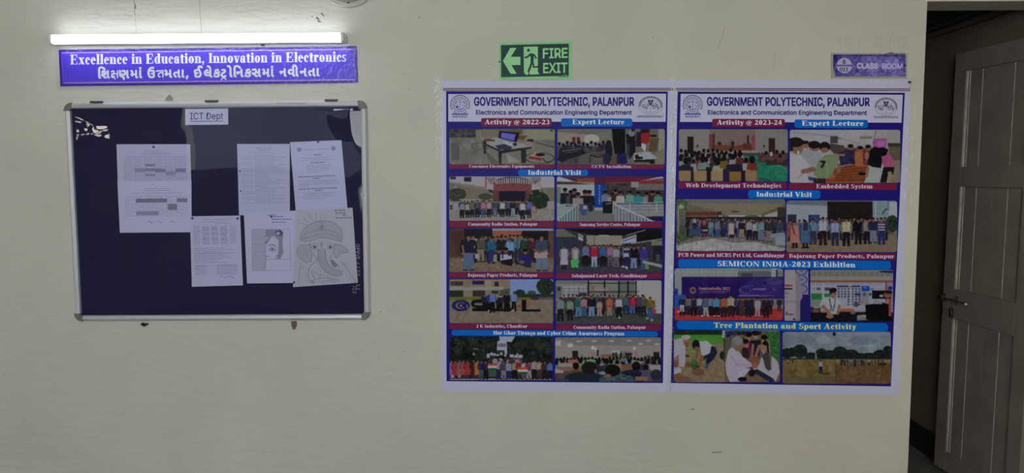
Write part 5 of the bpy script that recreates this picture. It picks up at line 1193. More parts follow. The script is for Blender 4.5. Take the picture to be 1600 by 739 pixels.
for x, t, b, c, q_ in ((80, 255, 525, (104, 118, 120), (30, 28, 32)), (190, 270, 520, (112, 122, 100), (28, 24, 30)), (285, 230, 485, (34, 86, 86), (76, 104, 130)), (350, 250, 480, (136, 104, 112), (56, 78, 114)), (440, 235, 480, (26, 26, 38), (96, 120, 150)), (530, 285, 480, (140, 122, 114), (136, 116, 116)), (645, 245, 475, (146, 84, 64), (122, 104, 88)),
                       (755, 245, 485, (148, 146, 150), (24, 22, 26)), (835, 240, 450, (64, 82, 106), (40, 48, 80)), (915, 240, 450, (156, 34, 56), (56, 82, 124)), (1000, 250, 460, (64, 70, 104), (32, 30, 40)), (1040, 235, 470, (70, 76, 70), (34, 34, 40)), (1115, 248, 515, (102, 84, 42), (46, 76, 120))):
    p.man(x, t, b, c, q_, w=1.1)
p.ell(1165, 420, 22, 30, (150, 44, 66)).ell(760, 488, 14, 9, (150, 150, 150)).ell(1135, 518, 18, 12, (140, 132, 120)).ell(1080, 500, 18, 10, (140, 132, 120))
pic(pl, p)
p = Pic(Z['9'], (150, 105, 1232, 562), (30, 36, 32), 19)
p.tex(150, 105, 1232, 340, 11, 18).tex(150, 105, 1232, 340, 9, 40)
for x, y, r in ((250, 160, 60), (400, 230, 70), (340, 140, 50), (560, 180, 60), (900, 200, 80), (1080, 180, 90), (1180, 260, 60), (850, 260, 50), (480, 320, 40)): p.ell(x, y, r, r * .6, (46, 60, 42), .35)
p.poly([(670, 105), (840, 105), (800, 165), (680, 150)], (142, 144, 158)).poly([(655, 150), (750, 145), (755, 290), (735, 300), (725, 262), (645, 252)], (146, 146, 160))
for i in range(5): p.rect(662 + i * 17, 180, 672 + i * 17, 215, (52, 54, 66))
p.rect(645, 250, 725, 280, (52, 50, 54)).rect(150, 545, 1232, 562, (116, 112, 118)).ell(405, 290, 14, 16, (110, 118, 112)).poly([(390, 225), (450, 235), (440, 245), (400, 238)], (90, 100, 84))
p.row(560, 900, 330, 470, 12, ((44, 40, 56), (130, 128, 138), (60, 50, 60)), ((36, 30, 44),), 14)
for x, y, w_, h_ in ((557, 308, 30, 44), (592, 290, 30, 34), (622, 295, 24, 28), (655, 300, 30, 22), (693, 288, 28, 28), (735, 305, 26, 24), (803, 308, 44, 32), (848, 316, 40, 28), (862, 298, 16, 30), (896, 314, 42, 30)): p.rect(x - w_ / 2, y - h_ / 2, x + w_ / 2, y + h_ / 2, (146, 146, 158))
p.rect(685, 280, 702, 300, (150, 140, 90))
for x, c in ((168, (112, 88, 140)), (212, (140, 44, 42)), (258, (112, 84, 84)), (298, (130, 70, 72)), (340, (130, 48, 52)), (405, (48, 40, 42)), (447, (142, 100, 52))): p.man(x, 345 + p.rd.uniform(0, 12), 545, c, (80, 40, 60), female=True, w=1.15)
for x, c, q_ in ((487, (44, 40, 78), (62, 82, 96)), (530, (40, 32, 76), (26, 24, 30)), (668, (130, 126, 132), (38, 40, 76)), (718, (64, 56, 88), (110, 106, 112)), (772, (120, 124, 146), (36, 42, 86)), (835, (124, 118, 108), (22, 20, 24)), (890, (120, 32, 46), (60, 44, 50)), (938, (146, 142, 150), (90, 84, 90)), (985, (122, 44, 70), (124, 120, 126)), (1042, (130, 130, 144), (24, 24, 30)), (1095, (138, 128, 104), (62, 50, 54)), (1150, (62, 40, 44), (30, 26, 30)), (1205, (70, 100, 156), (28, 26, 36))):
    p.man(x, 355 + p.rd.uniform(-10, 14), 552, c, q_, w=1.1)
for x0, x1, y in ((553, 646, 388), (866, 968, 428)):
    for i, c in enumerate(((160, 70, 40), (160, 160, 158), (30, 84, 56))): p.rect(x0, y + i * 24, x1, y + (i + 1) * 24, c)
p.rect(560, 462, 640, 530, (74, 84, 82), .8).ell(180, 525, 18, 18, (140, 130, 124)).ell(252, 522, 14, 18, (130, 120, 114))
pic(pl, p, 14)
p = Pic(Z['10'], (50, 115, 1158, 580), (120, 116, 114), 20)
p.rect(50, 115, 1158, 215, (110, 108, 108)).poly([(50, 115), (300, 205), (50, 205)], (122, 120, 118)).rect(50, 200, 1158, 340, (128, 122, 120))
for x, y in ((90, 155), (300, 155), (460, 153), (640, 153), (825, 150), (1025, 150), (945, 185), (1120, 185)): p.ell(x, y, 28, 8, (150, 150, 152))
p.ell(208, 200, 30, 22, (160, 160, 160)).ell(80, 180, 30, 26, (150, 150, 150)).rect(232, 255, 290, 330, (38, 32, 32)).rect(1080, 270, 1145, 350, (42, 34, 34)).rect(488, 250, 506, 312, (46, 44, 46)).rect(428, 240, 458, 305, (146, 104, 118)).ell(445, 225, 16, 20, (170, 168, 168)).ell(475, 235, 14, 20, (160, 160, 160)).ell(880, 235, 14, 18, (160, 160, 160)).rect(860, 250, 912, 320, (134, 118, 124)).rect(890, 260, 910, 310, (140, 90, 100)).rect(640, 248, 728, 290, (134, 148, 150)).rect(730, 258, 790, 295, (110, 110, 114)).rect(530, 290, 850, 325, (112, 90, 72))
for x in (660, 690, 740, 795, 820, 845): p.man(x, 268, 330, (40, 36, 50), (30, 28, 34))
p.rect(470, 322, 960, 345, (136, 130, 124)).rect(50, 340, 1158, 580, (74, 66, 70)).rect(320, 295, 340, 305, (70, 66, 66)).rect(1015, 305, 1050, 322, (60, 58, 58))
cs = ((138, 88, 82), (92, 130, 88), (84, 104, 120), (50, 50, 62), (128, 126, 130), (60, 64, 84), (116, 88, 70))
for i in range(30): p.bust(70 + i * 37, 338 + p.rd.uniform(-8, 10), 17, p.rd.choice(cs))
for i in range(18): p.bust(60 + i * 64, 368 + p.rd.uniform(-8, 12), 26, p.rd.choice(cs))
p.poly([(180, 350), (275, 345), (290, 385), (185, 380)], (144, 92, 84)).ell(425, 362, 52, 18, (90, 140, 88)).ell(770, 350, 40, 20, (76, 106, 122)).poly([(80, 385), (235, 385), (235, 430), (80, 425)], (132, 126, 126)).poly([(50, 420), (330, 425), (330, 470), (90, 470)], (116, 92, 82)).poly([(50, 440), (145, 470), (130, 490), (50, 490)], (138, 134, 136)).poly([(745, 400), (850, 400), (880, 460), (750, 470)], (104, 82, 58)).poly([(660, 395), (745, 395), (740, 450), (680, 430)], (122, 108, 98)).poly([(1030, 400), (1158, 410), (1158, 470), (1060, 465)], (134, 130, 132)).poly([(860, 350), (990, 370), (960, 395), (860, 390)], (124, 118, 116))
p.bust(268, 415, 38, (96, 60, 56)).ell(545, 450, 56, 56, (110, 128, 140)).bust(590, 365, 32, (48, 50, 70)).bust(500, 375, 30, (44, 40, 50))
p.bust(900, 420, 52, (38, 32, 56)).bust(1000, 432, 36, (84, 86, 110)).ell(1000, 500, 100, 44, (70, 72, 98)).ell(850, 500, 110, 44, (38, 32, 58)).ell(1110, 510, 60, 60, (44, 44, 56))
p.ell(360, 540, 210, 62, (30, 40, 50)).ell(410, 435, 86, 66, (32, 28, 28)).ell(475, 470, 14, 22, (116, 86, 74)).ell(700, 560, 190, 62, (60, 78, 80)).tex(600, 500, 900, 580, 18, 10).ell(652, 460, 82, 62, (22, 20, 22)).ell(600, 520, 40, 22, (116, 86, 74)).rect(890, 525, 1025, 570, (120, 92, 74)).ell(90, 520, 34, 26, (84, 66, 58)).rect(50, 550, 200, 580, (52, 60, 78))
pic(pl, p)

# ---- right poster, 2023-24
pr_ = poster('R', Quad((1053.5, 124.5), (1423.5, 124), (1405.5, 617.5), (1048, 613)), 'right-hand blue department poster, activities of 2023-24, below the class room plate',
             Quad((1058.8, 143), (1413.8, 145), (1392, 603.7), (1048.2, 598.4)), Quad((1063.6, 146.6), (1410.6, 148), (1408.6, 191.6), (1062.6, 190.4)))
header(pr_, 1104.3, 1359, 165.6, .8, 1106, 1354.7, 179.2)
emblem_gear(pr_, 1082.3, 163.6, 15.5, 178.4); emblem_dept(pr_, 1384.5, 166.6, 17.6, 14, 1364.5, 1404.5, 183)
k = Ink(Y0 + .0004)
for y, h, cc in ((138, 1.1, (52, 44, 54)), (139.5, 1.4, (140, 112, 116)), (141, 1.2, (84, 50, 84))): k.poly([(1055, y - h / 2), (1422, y + .9 - h / 2), (1422, y + .9 + h / 2), (1055, y + h / 2)], cc)
k.build('top_stripes', m_vinyl, pr_)
pill(pr_, 1112.7, 185.5, 1226.4, 198.4, RED, 'Activity @ 2023-24', 1120, 1221.5, 194.6, 7.2, (186, 176, 196), .4, 3, 'dark red heading bar')
pill(pr_, 1241.5, 186.6, 1356, 199.6, SKYB, 'Expert Lecture', 1253, 1349.5, 196, 7.6, PILLT, .6, 3)
caption(pr_, 1060, 284.4, 1229, 294.6, 'Web Development Technologies', 1071, 1220.5, 6.4, .8)
caption(pr_, 1232.8, 286, 1401.5, 296, 'Embedded System', 1275.5, 1363.5, 6.4, .6)
pill(pr_, 1169, 296.8, 1281.8, 310, SKYB, 'Industrial Visit', 1182, 1268.5, 307, 7.4, PILLT, .6, 4)
caption(pr_, 1057, 393, 1226.5, 403.4, 'PCB Power and MCBS Pvt Ltd, Gandhinagar', 1060, 1225.5, 5.8, 1.2)
caption(pr_, 1228, 395, 1399.5, 405, 'Bajarang Paper Products, Palanpur', 1233, 1397, 5.8, .8)
pill(pr_, 1060, 404.8, 1392, 418.2, SKYB, 'SEMICON INDIA-2023 Exhibition', 1121.5, 1336.5, 415.2, 7.8, PILLT, 2.8, 4)
pill(pr_, 1057.5, 501, 1387.5, 514.4, SKYB, 'Tree Plantation and Sport Activity', 1115.5, 1338, 511.2, 8.2, (176, 182, 120), 4.0, 5)

p = Pic(Z['a'], (90, 125, 1056, 590), (104, 100, 98), 21)
p.rect(90, 125, 365, 340, (118, 114, 112)).rect(365, 125, 770, 300, (108, 96, 92)).rect(770, 125, 1056, 340, (114, 110, 110)).rect(355, 170, 400, 300, (106, 60, 66)).rect(395, 165, 408, 300, (52, 38, 38)).rect(735, 180, 765, 310, (116, 66, 74)).rect(695, 180, 712, 260, (40, 34, 36)).rect(165, 190, 218, 335, (34, 26, 28)).rect(885, 205, 942, 345, (52, 34, 34)).ell(255, 272, 8, 16, (60, 50, 50)).ell(846, 275, 9, 14, (60, 50, 50))
p.rect(400, 265, 740, 315, (100, 60, 48)).rect(520, 230, 620, 270, (110, 92, 86)).man(567, 222, 300, (44, 36, 40), (40, 34, 36)).ell(450, 250, 16, 16, (48, 36, 36)).rect(660, 250, 730, 300, (84, 50, 42)).rect(390, 315, 790, 372, (126, 120, 106)).rect(90, 335, 1056, 590, (66, 62, 66)).poly([(640, 365), (790, 355), (1056, 480), (1056, 590), (790, 590), (780, 420)], (36, 104, 86)).tex(640, 355, 1056, 590, 6, 22).poly([(760, 420), (860, 420), (1056, 490), (1056, 470), (900, 400)], (52, 110, 96)).poly([(800, 550), (920, 580), (900, 590), (800, 565)], (28, 80, 66))
p.rect(790, 340, 1056, 420, (70, 56, 56)).rect(860, 380, 1056, 440, (56, 42, 44)).tex(800, 320, 1056, 470, 10, 12)
for x, y in ((865, 335), (910, 345), (960, 325), (1015, 330), (990, 360)): p.bust(x, y, 17, (84, 60, 58))
p.ell(910, 345, 14, 20, (144, 140, 138))
cs = ((130, 130, 134), (110, 122, 122), (70, 62, 70), (54, 48, 62), (84, 52, 52), (120, 116, 118))
for i in range(14): p.bust(110 + i * 40, 325 + p.rd.uniform(-14, 10), 17, p.rd.choice(cs))
for i in range(12): p.bust(110 + i * 48, 352 + p.rd.uniform(-10, 12), 20, p.rd.choice(cs))
for i, c in enumerate(((120, 118, 120), (52, 44, 56), (92, 46, 50), (106, 112, 112), (50, 44, 56), (106, 84, 40))): p.bust(105 + i * 75, 385 + 8 * (i % 2), 24, c)
for x, y, r, c in ((150, 405, 30, (46, 40, 50)), (220, 410, 20, (128, 126, 128)), (300, 390, 32, (104, 118, 118)), (435, 410, 34, (128, 124, 120)), (490, 380, 26, (100, 82, 40)), (570, 370, 26, (124, 120, 122)), (630, 350, 26, (84, 40, 44)), (685, 400, 24, (134, 130, 132)), (740, 395, 34, (104, 46, 34))):
    p.poly([(x - r * 1.5, y + 90), (x - r * 1.2, y + r * 1.1), (x + r * 1.2, y + r * 1.1), (x + r * 1.5, y + 90)], c).ell(x, y, r * .8, r, (22, 18, 20))
p.poly([(510, 440), (650, 430), (660, 500), (505, 500)], (34, 30, 52)).poly([(90, 450), (220, 460), (220, 590), (90, 590)], (34, 34, 48)).rect(330, 460, 380, 590, (30, 28, 32)).rect(480, 480, 545, 590, (40, 34, 62)).rect(640, 490, 690, 590, (36, 30, 40))
for x0, x1, y0, c in ((88, 195, 492, (126, 106, 78)), (224, 338, 492, (132, 110, 80)), (372, 482, 494, (132, 112, 86)), (538, 642, 500, (118, 92, 48)), (680, 784, 492, (128, 102, 84))):
    p.rect(x0 + 12, y0, x1 - 12, 585, c).rect(x0, y0 + 12, x1, 575, c); [p.ell(a, b, 12, 12, c) for a in (x0 + 12, x1 - 12) for b in (y0 + 12, 573)]
pic(pr_, p, 20)
p = Pic(Z['b'], (80, 130, 1060, 600), (136, 134, 138), 22)
p.rect(80, 130, 850, 260, (140, 138, 144)).tex(80, 130, 850, 240, 3, 50).line([(80, 150), (400, 180), (700, 250)], 14, (128, 126, 132)).rect(440, 185, 508, 248, (66, 62, 70)).rect(505, 200, 530, 210, (80, 76, 80)).rect(700, 190, 815, 208, (108, 106, 104)).line([(845, 140), (820, 250)], 6, (70, 66, 72)).poly([(835, 208), (942, 206), (935, 290), (815, 285)], (138, 74, 132)).rect(855, 225, 920, 275, (146, 96, 142)).rect(945, 130, 1060, 260, (132, 130, 128)).rect(950, 245, 1060, 600, (112, 104, 94)).rect(950, 250, 1060, 280, (52, 54, 50)).rect(960, 280, 1060, 400, (86, 78, 68))
p.poly([(440, 250), (560, 270), (600, 340), (480, 350), (430, 300)], (70, 60, 62)).poly([(480, 470), (700, 420), (800, 420), (740, 600), (380, 600)], (114, 66, 42))
for i in range(6): p.line([(500, 470 + i * 22), (760, 440 + i * 26)], 5, (74, 40, 28))
p.rect(560, 290, 840, 430, (96, 62, 48))
for x, y, c in ((620, 285, (46, 40, 66)), (705, 300, (134, 90, 60)), (775, 290, (96, 50, 60))): p.poly([(x - 50, y + 24), (x + 44, y + 24), (x + 50, y + 150), (x - 44, y + 150)], c).ell(x, y, 24, 24, (116, 84, 72)).ell(x, y - 12, 26, 16, (26, 20, 22))
p.poly([(510, 330), (590, 310), (650, 340), (640, 430), (530, 450)], (44, 42, 70)).tex(520, 310, 650, 440, 9, 12).line([(470, 350), (560, 355)], 20, (124, 92, 80)).ell(515, 470, 20, 44, (116, 84, 74))
p.poly([(165, 330), (230, 295), (320, 320), (370, 390), (300, 440), (250, 540), (220, 540), (170, 400)], (128, 130, 138)).ell(225, 260, 26, 34, (120, 88, 76)).ell(215, 240, 34, 16, (30, 26, 28)).ell(300, 280, 50, 40, (118, 88, 76)).ell(296, 262, 54, 34, (28, 24, 26)).ell(390, 280, 50, 44, (30, 26, 28)).ell(390, 310, 34, 24, (116, 86, 74))
p.poly([(290, 520), (330, 410), (400, 350), (490, 345), (520, 390), (480, 480), (440, 560), (340, 572)], (104, 118, 92)).poly([(350, 405), (400, 402), (398, 420), (372, 470), (350, 462), (374, 424), (348, 420)], (30, 30, 34)).line([(400, 380), (420, 540)], 5, (130, 140, 122)).line([(240, 560), (300, 570)], 30, (50, 60, 100)).ell(455, 545, 26, 18, (122, 90, 78)).rect(290, 560, 400, 600, (44, 40, 44))
p.poly([(80, 340), (180, 360), (265, 450), (230, 475), (250, 600), (80, 600)], (148, 146, 154)).ell(150, 280, 54, 66, (116, 86, 72)).ell(130, 240, 72, 44, (34, 30, 32)).rect(80, 225, 110, 320, (34, 30, 32)).line([(200, 500), (290, 480)], 40, (116, 84, 72)).line([(150, 560), (190, 520)], 5, (110, 108, 116)).ell(155, 330, 10, 16, (160, 160, 166))
p.poly([(880, 350), (960, 340), (1005, 400), (990, 470), (900, 470)], (142, 76, 110)).poly([(900, 460), (1010, 460), (1000, 520), (950, 540), (940, 600), (880, 600)], (24, 24, 30)).ell(905, 325, 42, 40, (18, 16, 20)).ell(935, 315, 18, 20, (26, 22, 26))
p.poly([(780, 430), (880, 410), (915, 450), (880, 600), (745, 600)], (138, 142, 144)).poly([(790, 320), (830, 280), (880, 290), (900, 400), (890, 470), (820, 460), (770, 440)], (22, 20, 24)).ell(765, 360, 18, 34, (130, 100, 80)).line([(775, 470), (760, 540)], 26, (122, 92, 80)).ell(720, 520, 34, 14, (20, 20, 26)).rect(950, 500, 985, 600, (126, 112, 92))
pic(pr_, p, 20)
p = Pic(Z['c'], (66, 92, 1034, 553), (96, 92, 86), 23)
p.rect(66, 92, 1034, 150, (96, 98, 98)).poly([(140, 130), (1034, 130), (800, 235), (480, 235), (380, 180)], (112, 106, 90)).poly([(120, 150), (400, 200), (430, 240), (150, 215)], (96, 88, 74)).poly([(800, 230), (1034, 140), (1034, 170), (860, 240)], (100, 88, 62)).ell(590, 203, 40, 8, (70, 68, 64)).rect(430, 200, 470, 280, (62, 44, 40)).rect(480, 225, 490, 285, (66, 50, 46)).rect(150, 205, 430, 240, (90, 52, 44)).rect(440, 235, 480, 270, (130, 132, 138)).rect(530, 236, 820, 280, (146, 148, 156)).ell(740, 255, 70, 24, (80, 92, 80)).poly([(850, 235), (965, 200), (965, 280), (860, 280)], (138, 142, 146)).rect(965, 165, 1034, 300, (54, 50, 48)).ell(110, 140, 60, 50, (70, 84, 62)).ell(110, 160, 26, 20, (130, 140, 130)).rect(80, 240, 150, 320, (112, 116, 112)).tex(66, 92, 200, 240, 9, 12)
p.rect(66, 235, 160, 380, (56, 56, 54), .5).rect(150, 250, 1034, 400, (44, 40, 46)).rect(66, 400, 1034, 553, (98, 96, 94)).poly([(66, 500), (400, 440), (560, 480), (760, 470), (1034, 530), (1034, 553), (66, 553)], (138, 138, 140)).tex(66, 430, 1034, 553, 9, 20).poly([(66, 380), (200, 350), (275, 370), (270, 410), (66, 490)], (64, 80, 58)).tex(66, 345, 280, 490, 14, 9).rect(78, 150, 90, 390, (110, 120, 104))
p.row(160, 1000, 262, 420, 30, ((44, 40, 46), (120, 122, 132), (96, 84, 96), (56, 64, 88), (70, 66, 68)), ((28, 26, 36), (56, 66, 96)), 9)
for x, t, b, c, q_, f_ in ((175, 235, 330, (44, 28, 34), (30, 28, 32), 0), (228, 255, 350, (126, 130, 144), (34, 34, 40), 0), (315, 285, 425, (42, 36, 54), (110, 30, 40), 1), (375, 280, 420, (100, 116, 130), (76, 96, 116), 0), (430, 285, 425, (92, 100, 122), (56, 70, 112), 0), (490, 290, 425, (56, 56, 82), (38, 44, 84), 0), (555, 280, 435, (140, 134, 134), (30, 28, 34), 1),
                           (648, 280, 435, (38, 32, 42), (126, 114, 98), 0), (715, 275, 450, (132, 128, 136), (28, 26, 32), 0), (768, 290, 455, (138, 138, 146), (36, 34, 44), 0), (820, 275, 460, (96, 124, 128), (86, 98, 124), 0), (890, 270, 468, (48, 52, 56), (104, 98, 94), 0), (985, 262, 470, (54, 62, 76), (60, 66, 80), 0)):
    p.man(x, t, b, c, q_, female=bool(f_), w=1.1)
p.poly([(905, 400), (1030, 385), (1034, 500), (950, 490), (945, 430), (905, 440)], (106, 122, 142)).rect(950, 430, 1034, 500, (122, 128, 142)).ell(315, 305, 20, 24, (126, 52, 60)).ell(315, 300, 12, 14, (118, 88, 76)).rect(300, 362, 345, 376, (140, 130, 140))
pic(pr_, p, 26)
p = Pic(Z['d'], (50, 105, 1032, 563), (104, 98, 90), 24)
p.rect(50, 105, 415, 300, (128, 134, 144)).poly([(50, 108), (415, 108), (415, 150), (50, 140)], (92, 102, 110)).rect(60, 228, 138, 310, (46, 48, 68)).rect(245, 230, 342, 330, (42, 42, 62)).rect(262, 240, 335, 320, (54, 60, 110)).rect(415, 112, 832, 300, (34, 28, 30))
for i in range(12): p.rect(425 + i * 34, 114, 428 + i * 34, 260, (44, 36, 36))
p.rect(815, 108, 955, 300, (112, 128, 136)).rect(835, 108, 845, 300, (140, 146, 150)).line([(905, 220), (930, 180), (955, 185)], 9, (44, 44, 48)).rect(955, 112, 1032, 280, (142, 148, 162)).rect(948, 108, 962, 190, (96, 104, 130)).ell(990, 310, 60, 75, (40, 54, 40)).tex(930, 230, 1032, 400, 10, 12).poly([(930, 370), (1032, 410), (1032, 450), (930, 420)], (70, 68, 50)).rect(50, 400, 1032, 563, (108, 98, 86)).tex(50, 400, 1032, 563, 4, 26).rect(50, 400, 330, 470, (70, 62, 58), .5)
p.row(330, 940, 255, 450, 18, ((40, 36, 46), (60, 58, 70), (84, 84, 94)), ((28, 26, 34), (40, 42, 60)), 8)
for x, t, b, c, q_, f_ in ((85, 275, 460, (110, 70, 80), (40, 34, 40), 1), (165, 275, 470, (80, 92, 112), (40, 40, 60), 0), (205, 270, 480, (66, 100, 124), (44, 50, 76), 0), (285, 265, 490, (86, 112, 136), (44, 50, 76), 0), (125, 285, 525, (146, 100, 96), (30, 26, 30), 1), (218, 280, 525, (62, 88, 118), (34, 30, 40), 1)): p.man(x, t, b, c, q_, female=bool(f_), w=1.15)
for x, t, b, c, q_ in ((375, 250, 495, (136, 142, 160), (36, 30, 32)), (482, 270, 500, (122, 128, 158), (40, 42, 66)), (582, 258, 505, (150, 144, 124), (24, 24, 34)), (688, 262, 490, (24, 22, 28), (28, 26, 30)), (768, 265, 488, (112, 112, 118), (28, 28, 36)), (822, 255, 475, (38, 38, 68), (98, 106, 128)), (895, 260, 490, (56, 56, 92), (40, 44, 90))): p.man(x, t, b, c, q_, w=1.12)
for y in (312, 336, 360): p.rect(862, y, 925, y + 10, (150, 150, 160))
p.ell(210, 520, 12, 8, (20, 18, 20)).ell(235, 520, 12, 8, (20, 18, 20)).rect(198, 300, 240, 370, (58, 44, 66)).line([(100, 320), (120, 400)], 9, (44, 38, 44))
pic(pr_, p, 24)
p = Pic(Z['e'], (62, 96, 1198, 640), (104, 108, 112), 25)
p.rect(62, 96, 740, 190, (126, 132, 134))
for i in range(17): p.line([(90 + i * 40, 100), (90 + i * 40, 190)], 3, (108, 114, 116))
for i in range(4): p.line([(70, 112 + i * 22), (735, 112 + i * 22)], 3, (108, 114, 116))
p.rect(62, 190, 135, 410, (122, 126, 130)).rect(725, 100, 1080, 190, (84, 92, 96)).rect(760, 150, 880, 185, (60, 66, 70)).rect(725, 105, 1198, 125, (118, 122, 124)).rect(1075, 96, 1140, 190, (136, 138, 142)).rect(1125, 110, 1142, 195, (40, 40, 46)).poly([(1140, 190), (1198, 180), (1198, 210), (1140, 210)], (70, 70, 80)).rect(135, 185, 1198, 420, (40, 26, 84)).tex(135, 185, 1198, 420, 4, 60)
p.poly([(860, 200), (1198, 190), (1198, 420), (700, 420)], (58, 48, 108), .6).poly([(980, 245), (1198, 190), (1198, 215), (1000, 260)], (38, 32, 60)).ell(1110, 230, 90, 40, (98, 88, 136), .35).ring(930, 320, 180, 48, 6, (92, 84, 140)).ring(800, 325, 60, 40, 5, (92, 84, 140)).rect(880, 305, 1020, 325, (112, 96, 130), .8)
for i in range(3): p.line([(740, 385 - i * 4), (1110, 388 - i * 6)], 3, (110, 100, 150))
p.ring(252, 328, 26, 28, 18, (130, 80, 60)).ell(235, 330, 10, 16, (44, 110, 70)).ell(262, 345, 14, 9, (50, 110, 110)).rect(320, 334, 640, 340, (116, 96, 128), .8).rect(320, 350, 600, 356, (90, 78, 116), .8)
p.rect(62, 310, 95, 420, (36, 52, 110)).poly([(62, 370), (180, 375), (180, 520), (62, 530)], (42, 74, 140)).rect(62, 515, 1198, 640, (140, 52, 50)).tex(62, 515, 1198, 640, 4, 30)
p.row(120, 1080, 400, 585, 24, ((40, 38, 60), (76, 72, 80), (50, 50, 66), (36, 30, 40)), ((26, 24, 32),), 6)
for x, t, b, c, q_ in ((140, 395, 555, (36, 36, 56), (142, 138, 146)), (205, 400, 575, (96, 92, 98), (36, 40, 66)), (325, 390, 580, (128, 134, 148), (52, 44, 64)), (388, 395, 600, (70, 84, 106), (126, 124, 132)), (445, 395, 590, (96, 110, 142), (26, 24, 30)), (500, 390, 605, (66, 120, 158), (24, 22, 28)), (577, 395, 605, (142, 78, 42), (36, 32, 40)), (650, 370, 600, (140, 130, 122), (48, 30, 38)), (725, 400, 580, (48, 56, 92), (36, 36, 56)),
                       (775, 400, 590, (74, 50, 48), (66, 48, 44)), (838, 395, 605, (36, 36, 62), (32, 32, 50)), (932, 405, 605, (134, 130, 136), (136, 110, 118)), (1022, 400, 612, (44, 30, 42), (36, 24, 32)), (1160, 405, 545, (40, 40, 56), (60, 40, 48))):
    p.man(x, t, b, c, q_, w=1.1)
for x in (350, 415, 480, 520, 100): p.ell(x, 596 if x > 200 else 552, 12, 8, (156, 152, 156))
ph = pic(pr_, p, 30)
k = Ink(Y0 + .0014); k.text(serif('SemiconIndia 2023'), (1092, 452.6), (1140.5, 452.8), 4.2, (150, 112, 110)); k.build('photographed_lettering', m_vinyl, ph)
p = Pic(Z['f'], (72, 110, 322, 646), (112, 110, 122), 26)
p.rect(72, 110, 322, 646, (128, 124, 130)).rect(238, 370, 322, 646, (38, 30, 92)).rect(200, 110, 322, 370, (116, 116, 142))
for y in (120, 215, 312): p.ring(250, y, 58, 42, 8, (44, 44, 86)).rect(235, y - 6, 270, y + 6, (80, 80, 110))
p.poly([(80, 646), (80, 170), (110, 120), (150, 104), (190, 130), (228, 200), (242, 260), (262, 300), (262, 400), (238, 440), (236, 646)], (136, 130, 138)).poly([(180, 120), (228, 200), (262, 300), (262, 400), (238, 440), (236, 646), (190, 646), (190, 300)], (112, 106, 118), .7)
p.rect(72, 268, 152, 288, (128, 62, 62)).rect(72, 304, 152, 320, (34, 32, 44)).rect(74, 350, 116, 358, (80, 76, 88)).rect(74, 366, 110, 372, (90, 86, 96)).rect(74, 392, 106, 400, (90, 86, 96)).rect(80, 436, 240, 444, (110, 104, 114)).rect(80, 456, 236, 462, (114, 108, 118)).ell(94, 570, 12, 22, (130, 66, 70)).rect(110, 574, 166, 584, (70, 66, 82)).rect(160, 622, 186, 640, (50, 48, 60))
pic(pr_, p, 14)
p = Pic(Z['f'], (345, 112, 1211, 656), (118, 116, 118), 27)
p.rect(345, 112, 1211, 200, (112, 114, 112)).poly([(345, 112), (1060, 112), (1211, 140), (1211, 112)], (104, 106, 106))
for i in range(14): p.rect(360 + i * 60, 135, 405 + i * 60, 178, (102, 104, 104))
p.poly([(1050, 125), (1211, 120), (1211, 145), (1090, 138)], (30, 32, 62)).rect(345, 185, 1211, 222, (122, 122, 118)).rect(345, 222, 1211, 245, (126, 74, 62)).rect(345, 245, 1130, 540, (132, 136, 150)).rect(1128, 235, 1150, 440, (132, 66, 56)).rect(1150, 245, 1211, 340, (112, 116, 150)).rect(1160, 285, 1205, 320, (36, 44, 120))
p.rect(360, 252, 1110, 268, (116, 124, 156)).rect(475, 245, 488, 420, (140, 142, 150)).rect(360, 295, 395, 325, (112, 116, 124)).rect(410, 295, 455, 325, (70, 76, 96)).rect(495, 295, 545, 330, (56, 60, 76)).rect(555, 290, 600, 300, (140, 120, 110)).rect(350, 360, 465, 425, (38, 104, 62)).rect(490, 362, 560, 395, (38, 104, 62)).rect(350, 345, 465, 356, (136, 126, 112)).rect(625, 278, 868, 292, (52, 40, 66)).poly([(730, 270), (790, 270), (760, 292)], (150, 148, 152))
for i in range(7):
    for j in range(4 if i < 3 else 7):
        x = 632 + i * 34 + (12 if i > 3 else 0); y = 304 + j * 27
        if x < 870: p.rect(x, y, x + 19, y + 14, (58, 54, 78)).rect(x, y + 14, x + 19, y + 18, (84, 74, 94))
p.rect(880, 282, 962, 335, (34, 62, 146)).rect(905, 290, 935, 310, (60, 110, 180)).poly([(965, 305), (1015, 300), (1015, 325), (970, 330)], (96, 106, 140)).rect(810, 355, 985, 380, (36, 40, 90)).rect(870, 345, 960, 480, (112, 116, 130)).rect(890, 440, 950, 480, (120, 112, 106)).rect(650, 520, 800, 550, (142, 88, 66)).rect(345, 425, 480, 520, (110, 112, 116)).rect(345, 500, 450, 580, (50, 46, 56)).ell(405, 545, 30, 22, (116, 70, 60)).ell(410, 505, 40, 10, (128, 128, 130))
p.rect(345, 560, 1211, 656, (24, 22, 28)).poly([(640, 550), (1211, 560), (1211, 656), (640, 656)], (26, 24, 30)).poly([(835, 590), (930, 580), (945, 640), (835, 645)], (110, 112, 114)).tex(780, 560, 950, 650, 14, 10).poly([(920, 480), (1110, 455), (1185, 480), (1185, 640), (930, 630)], (15, 14, 18)).rect(990, 330, 1195, 415, (20, 18, 26)).rect(1010, 440, 1100, 470, (126, 126, 132)).line([(1030, 415), (1030, 450)], 6, (60, 58, 66)).line([(910, 345), (912, 470)], 22, (122, 118, 116)).ell(912, 370, 16, 24, (76, 84, 70)).rect(800, 450, 850, 500, (70, 70, 74)).ell(790, 560, 26, 18, (90, 92, 96)).ell(1160, 370, 46, 38, (118, 78, 66)).ell(1165, 345, 40, 20, (32, 26, 30)).rect(1165, 420, 1195, 600, (130, 66, 64)).ell(1090, 385, 22, 12, (146, 146, 152))
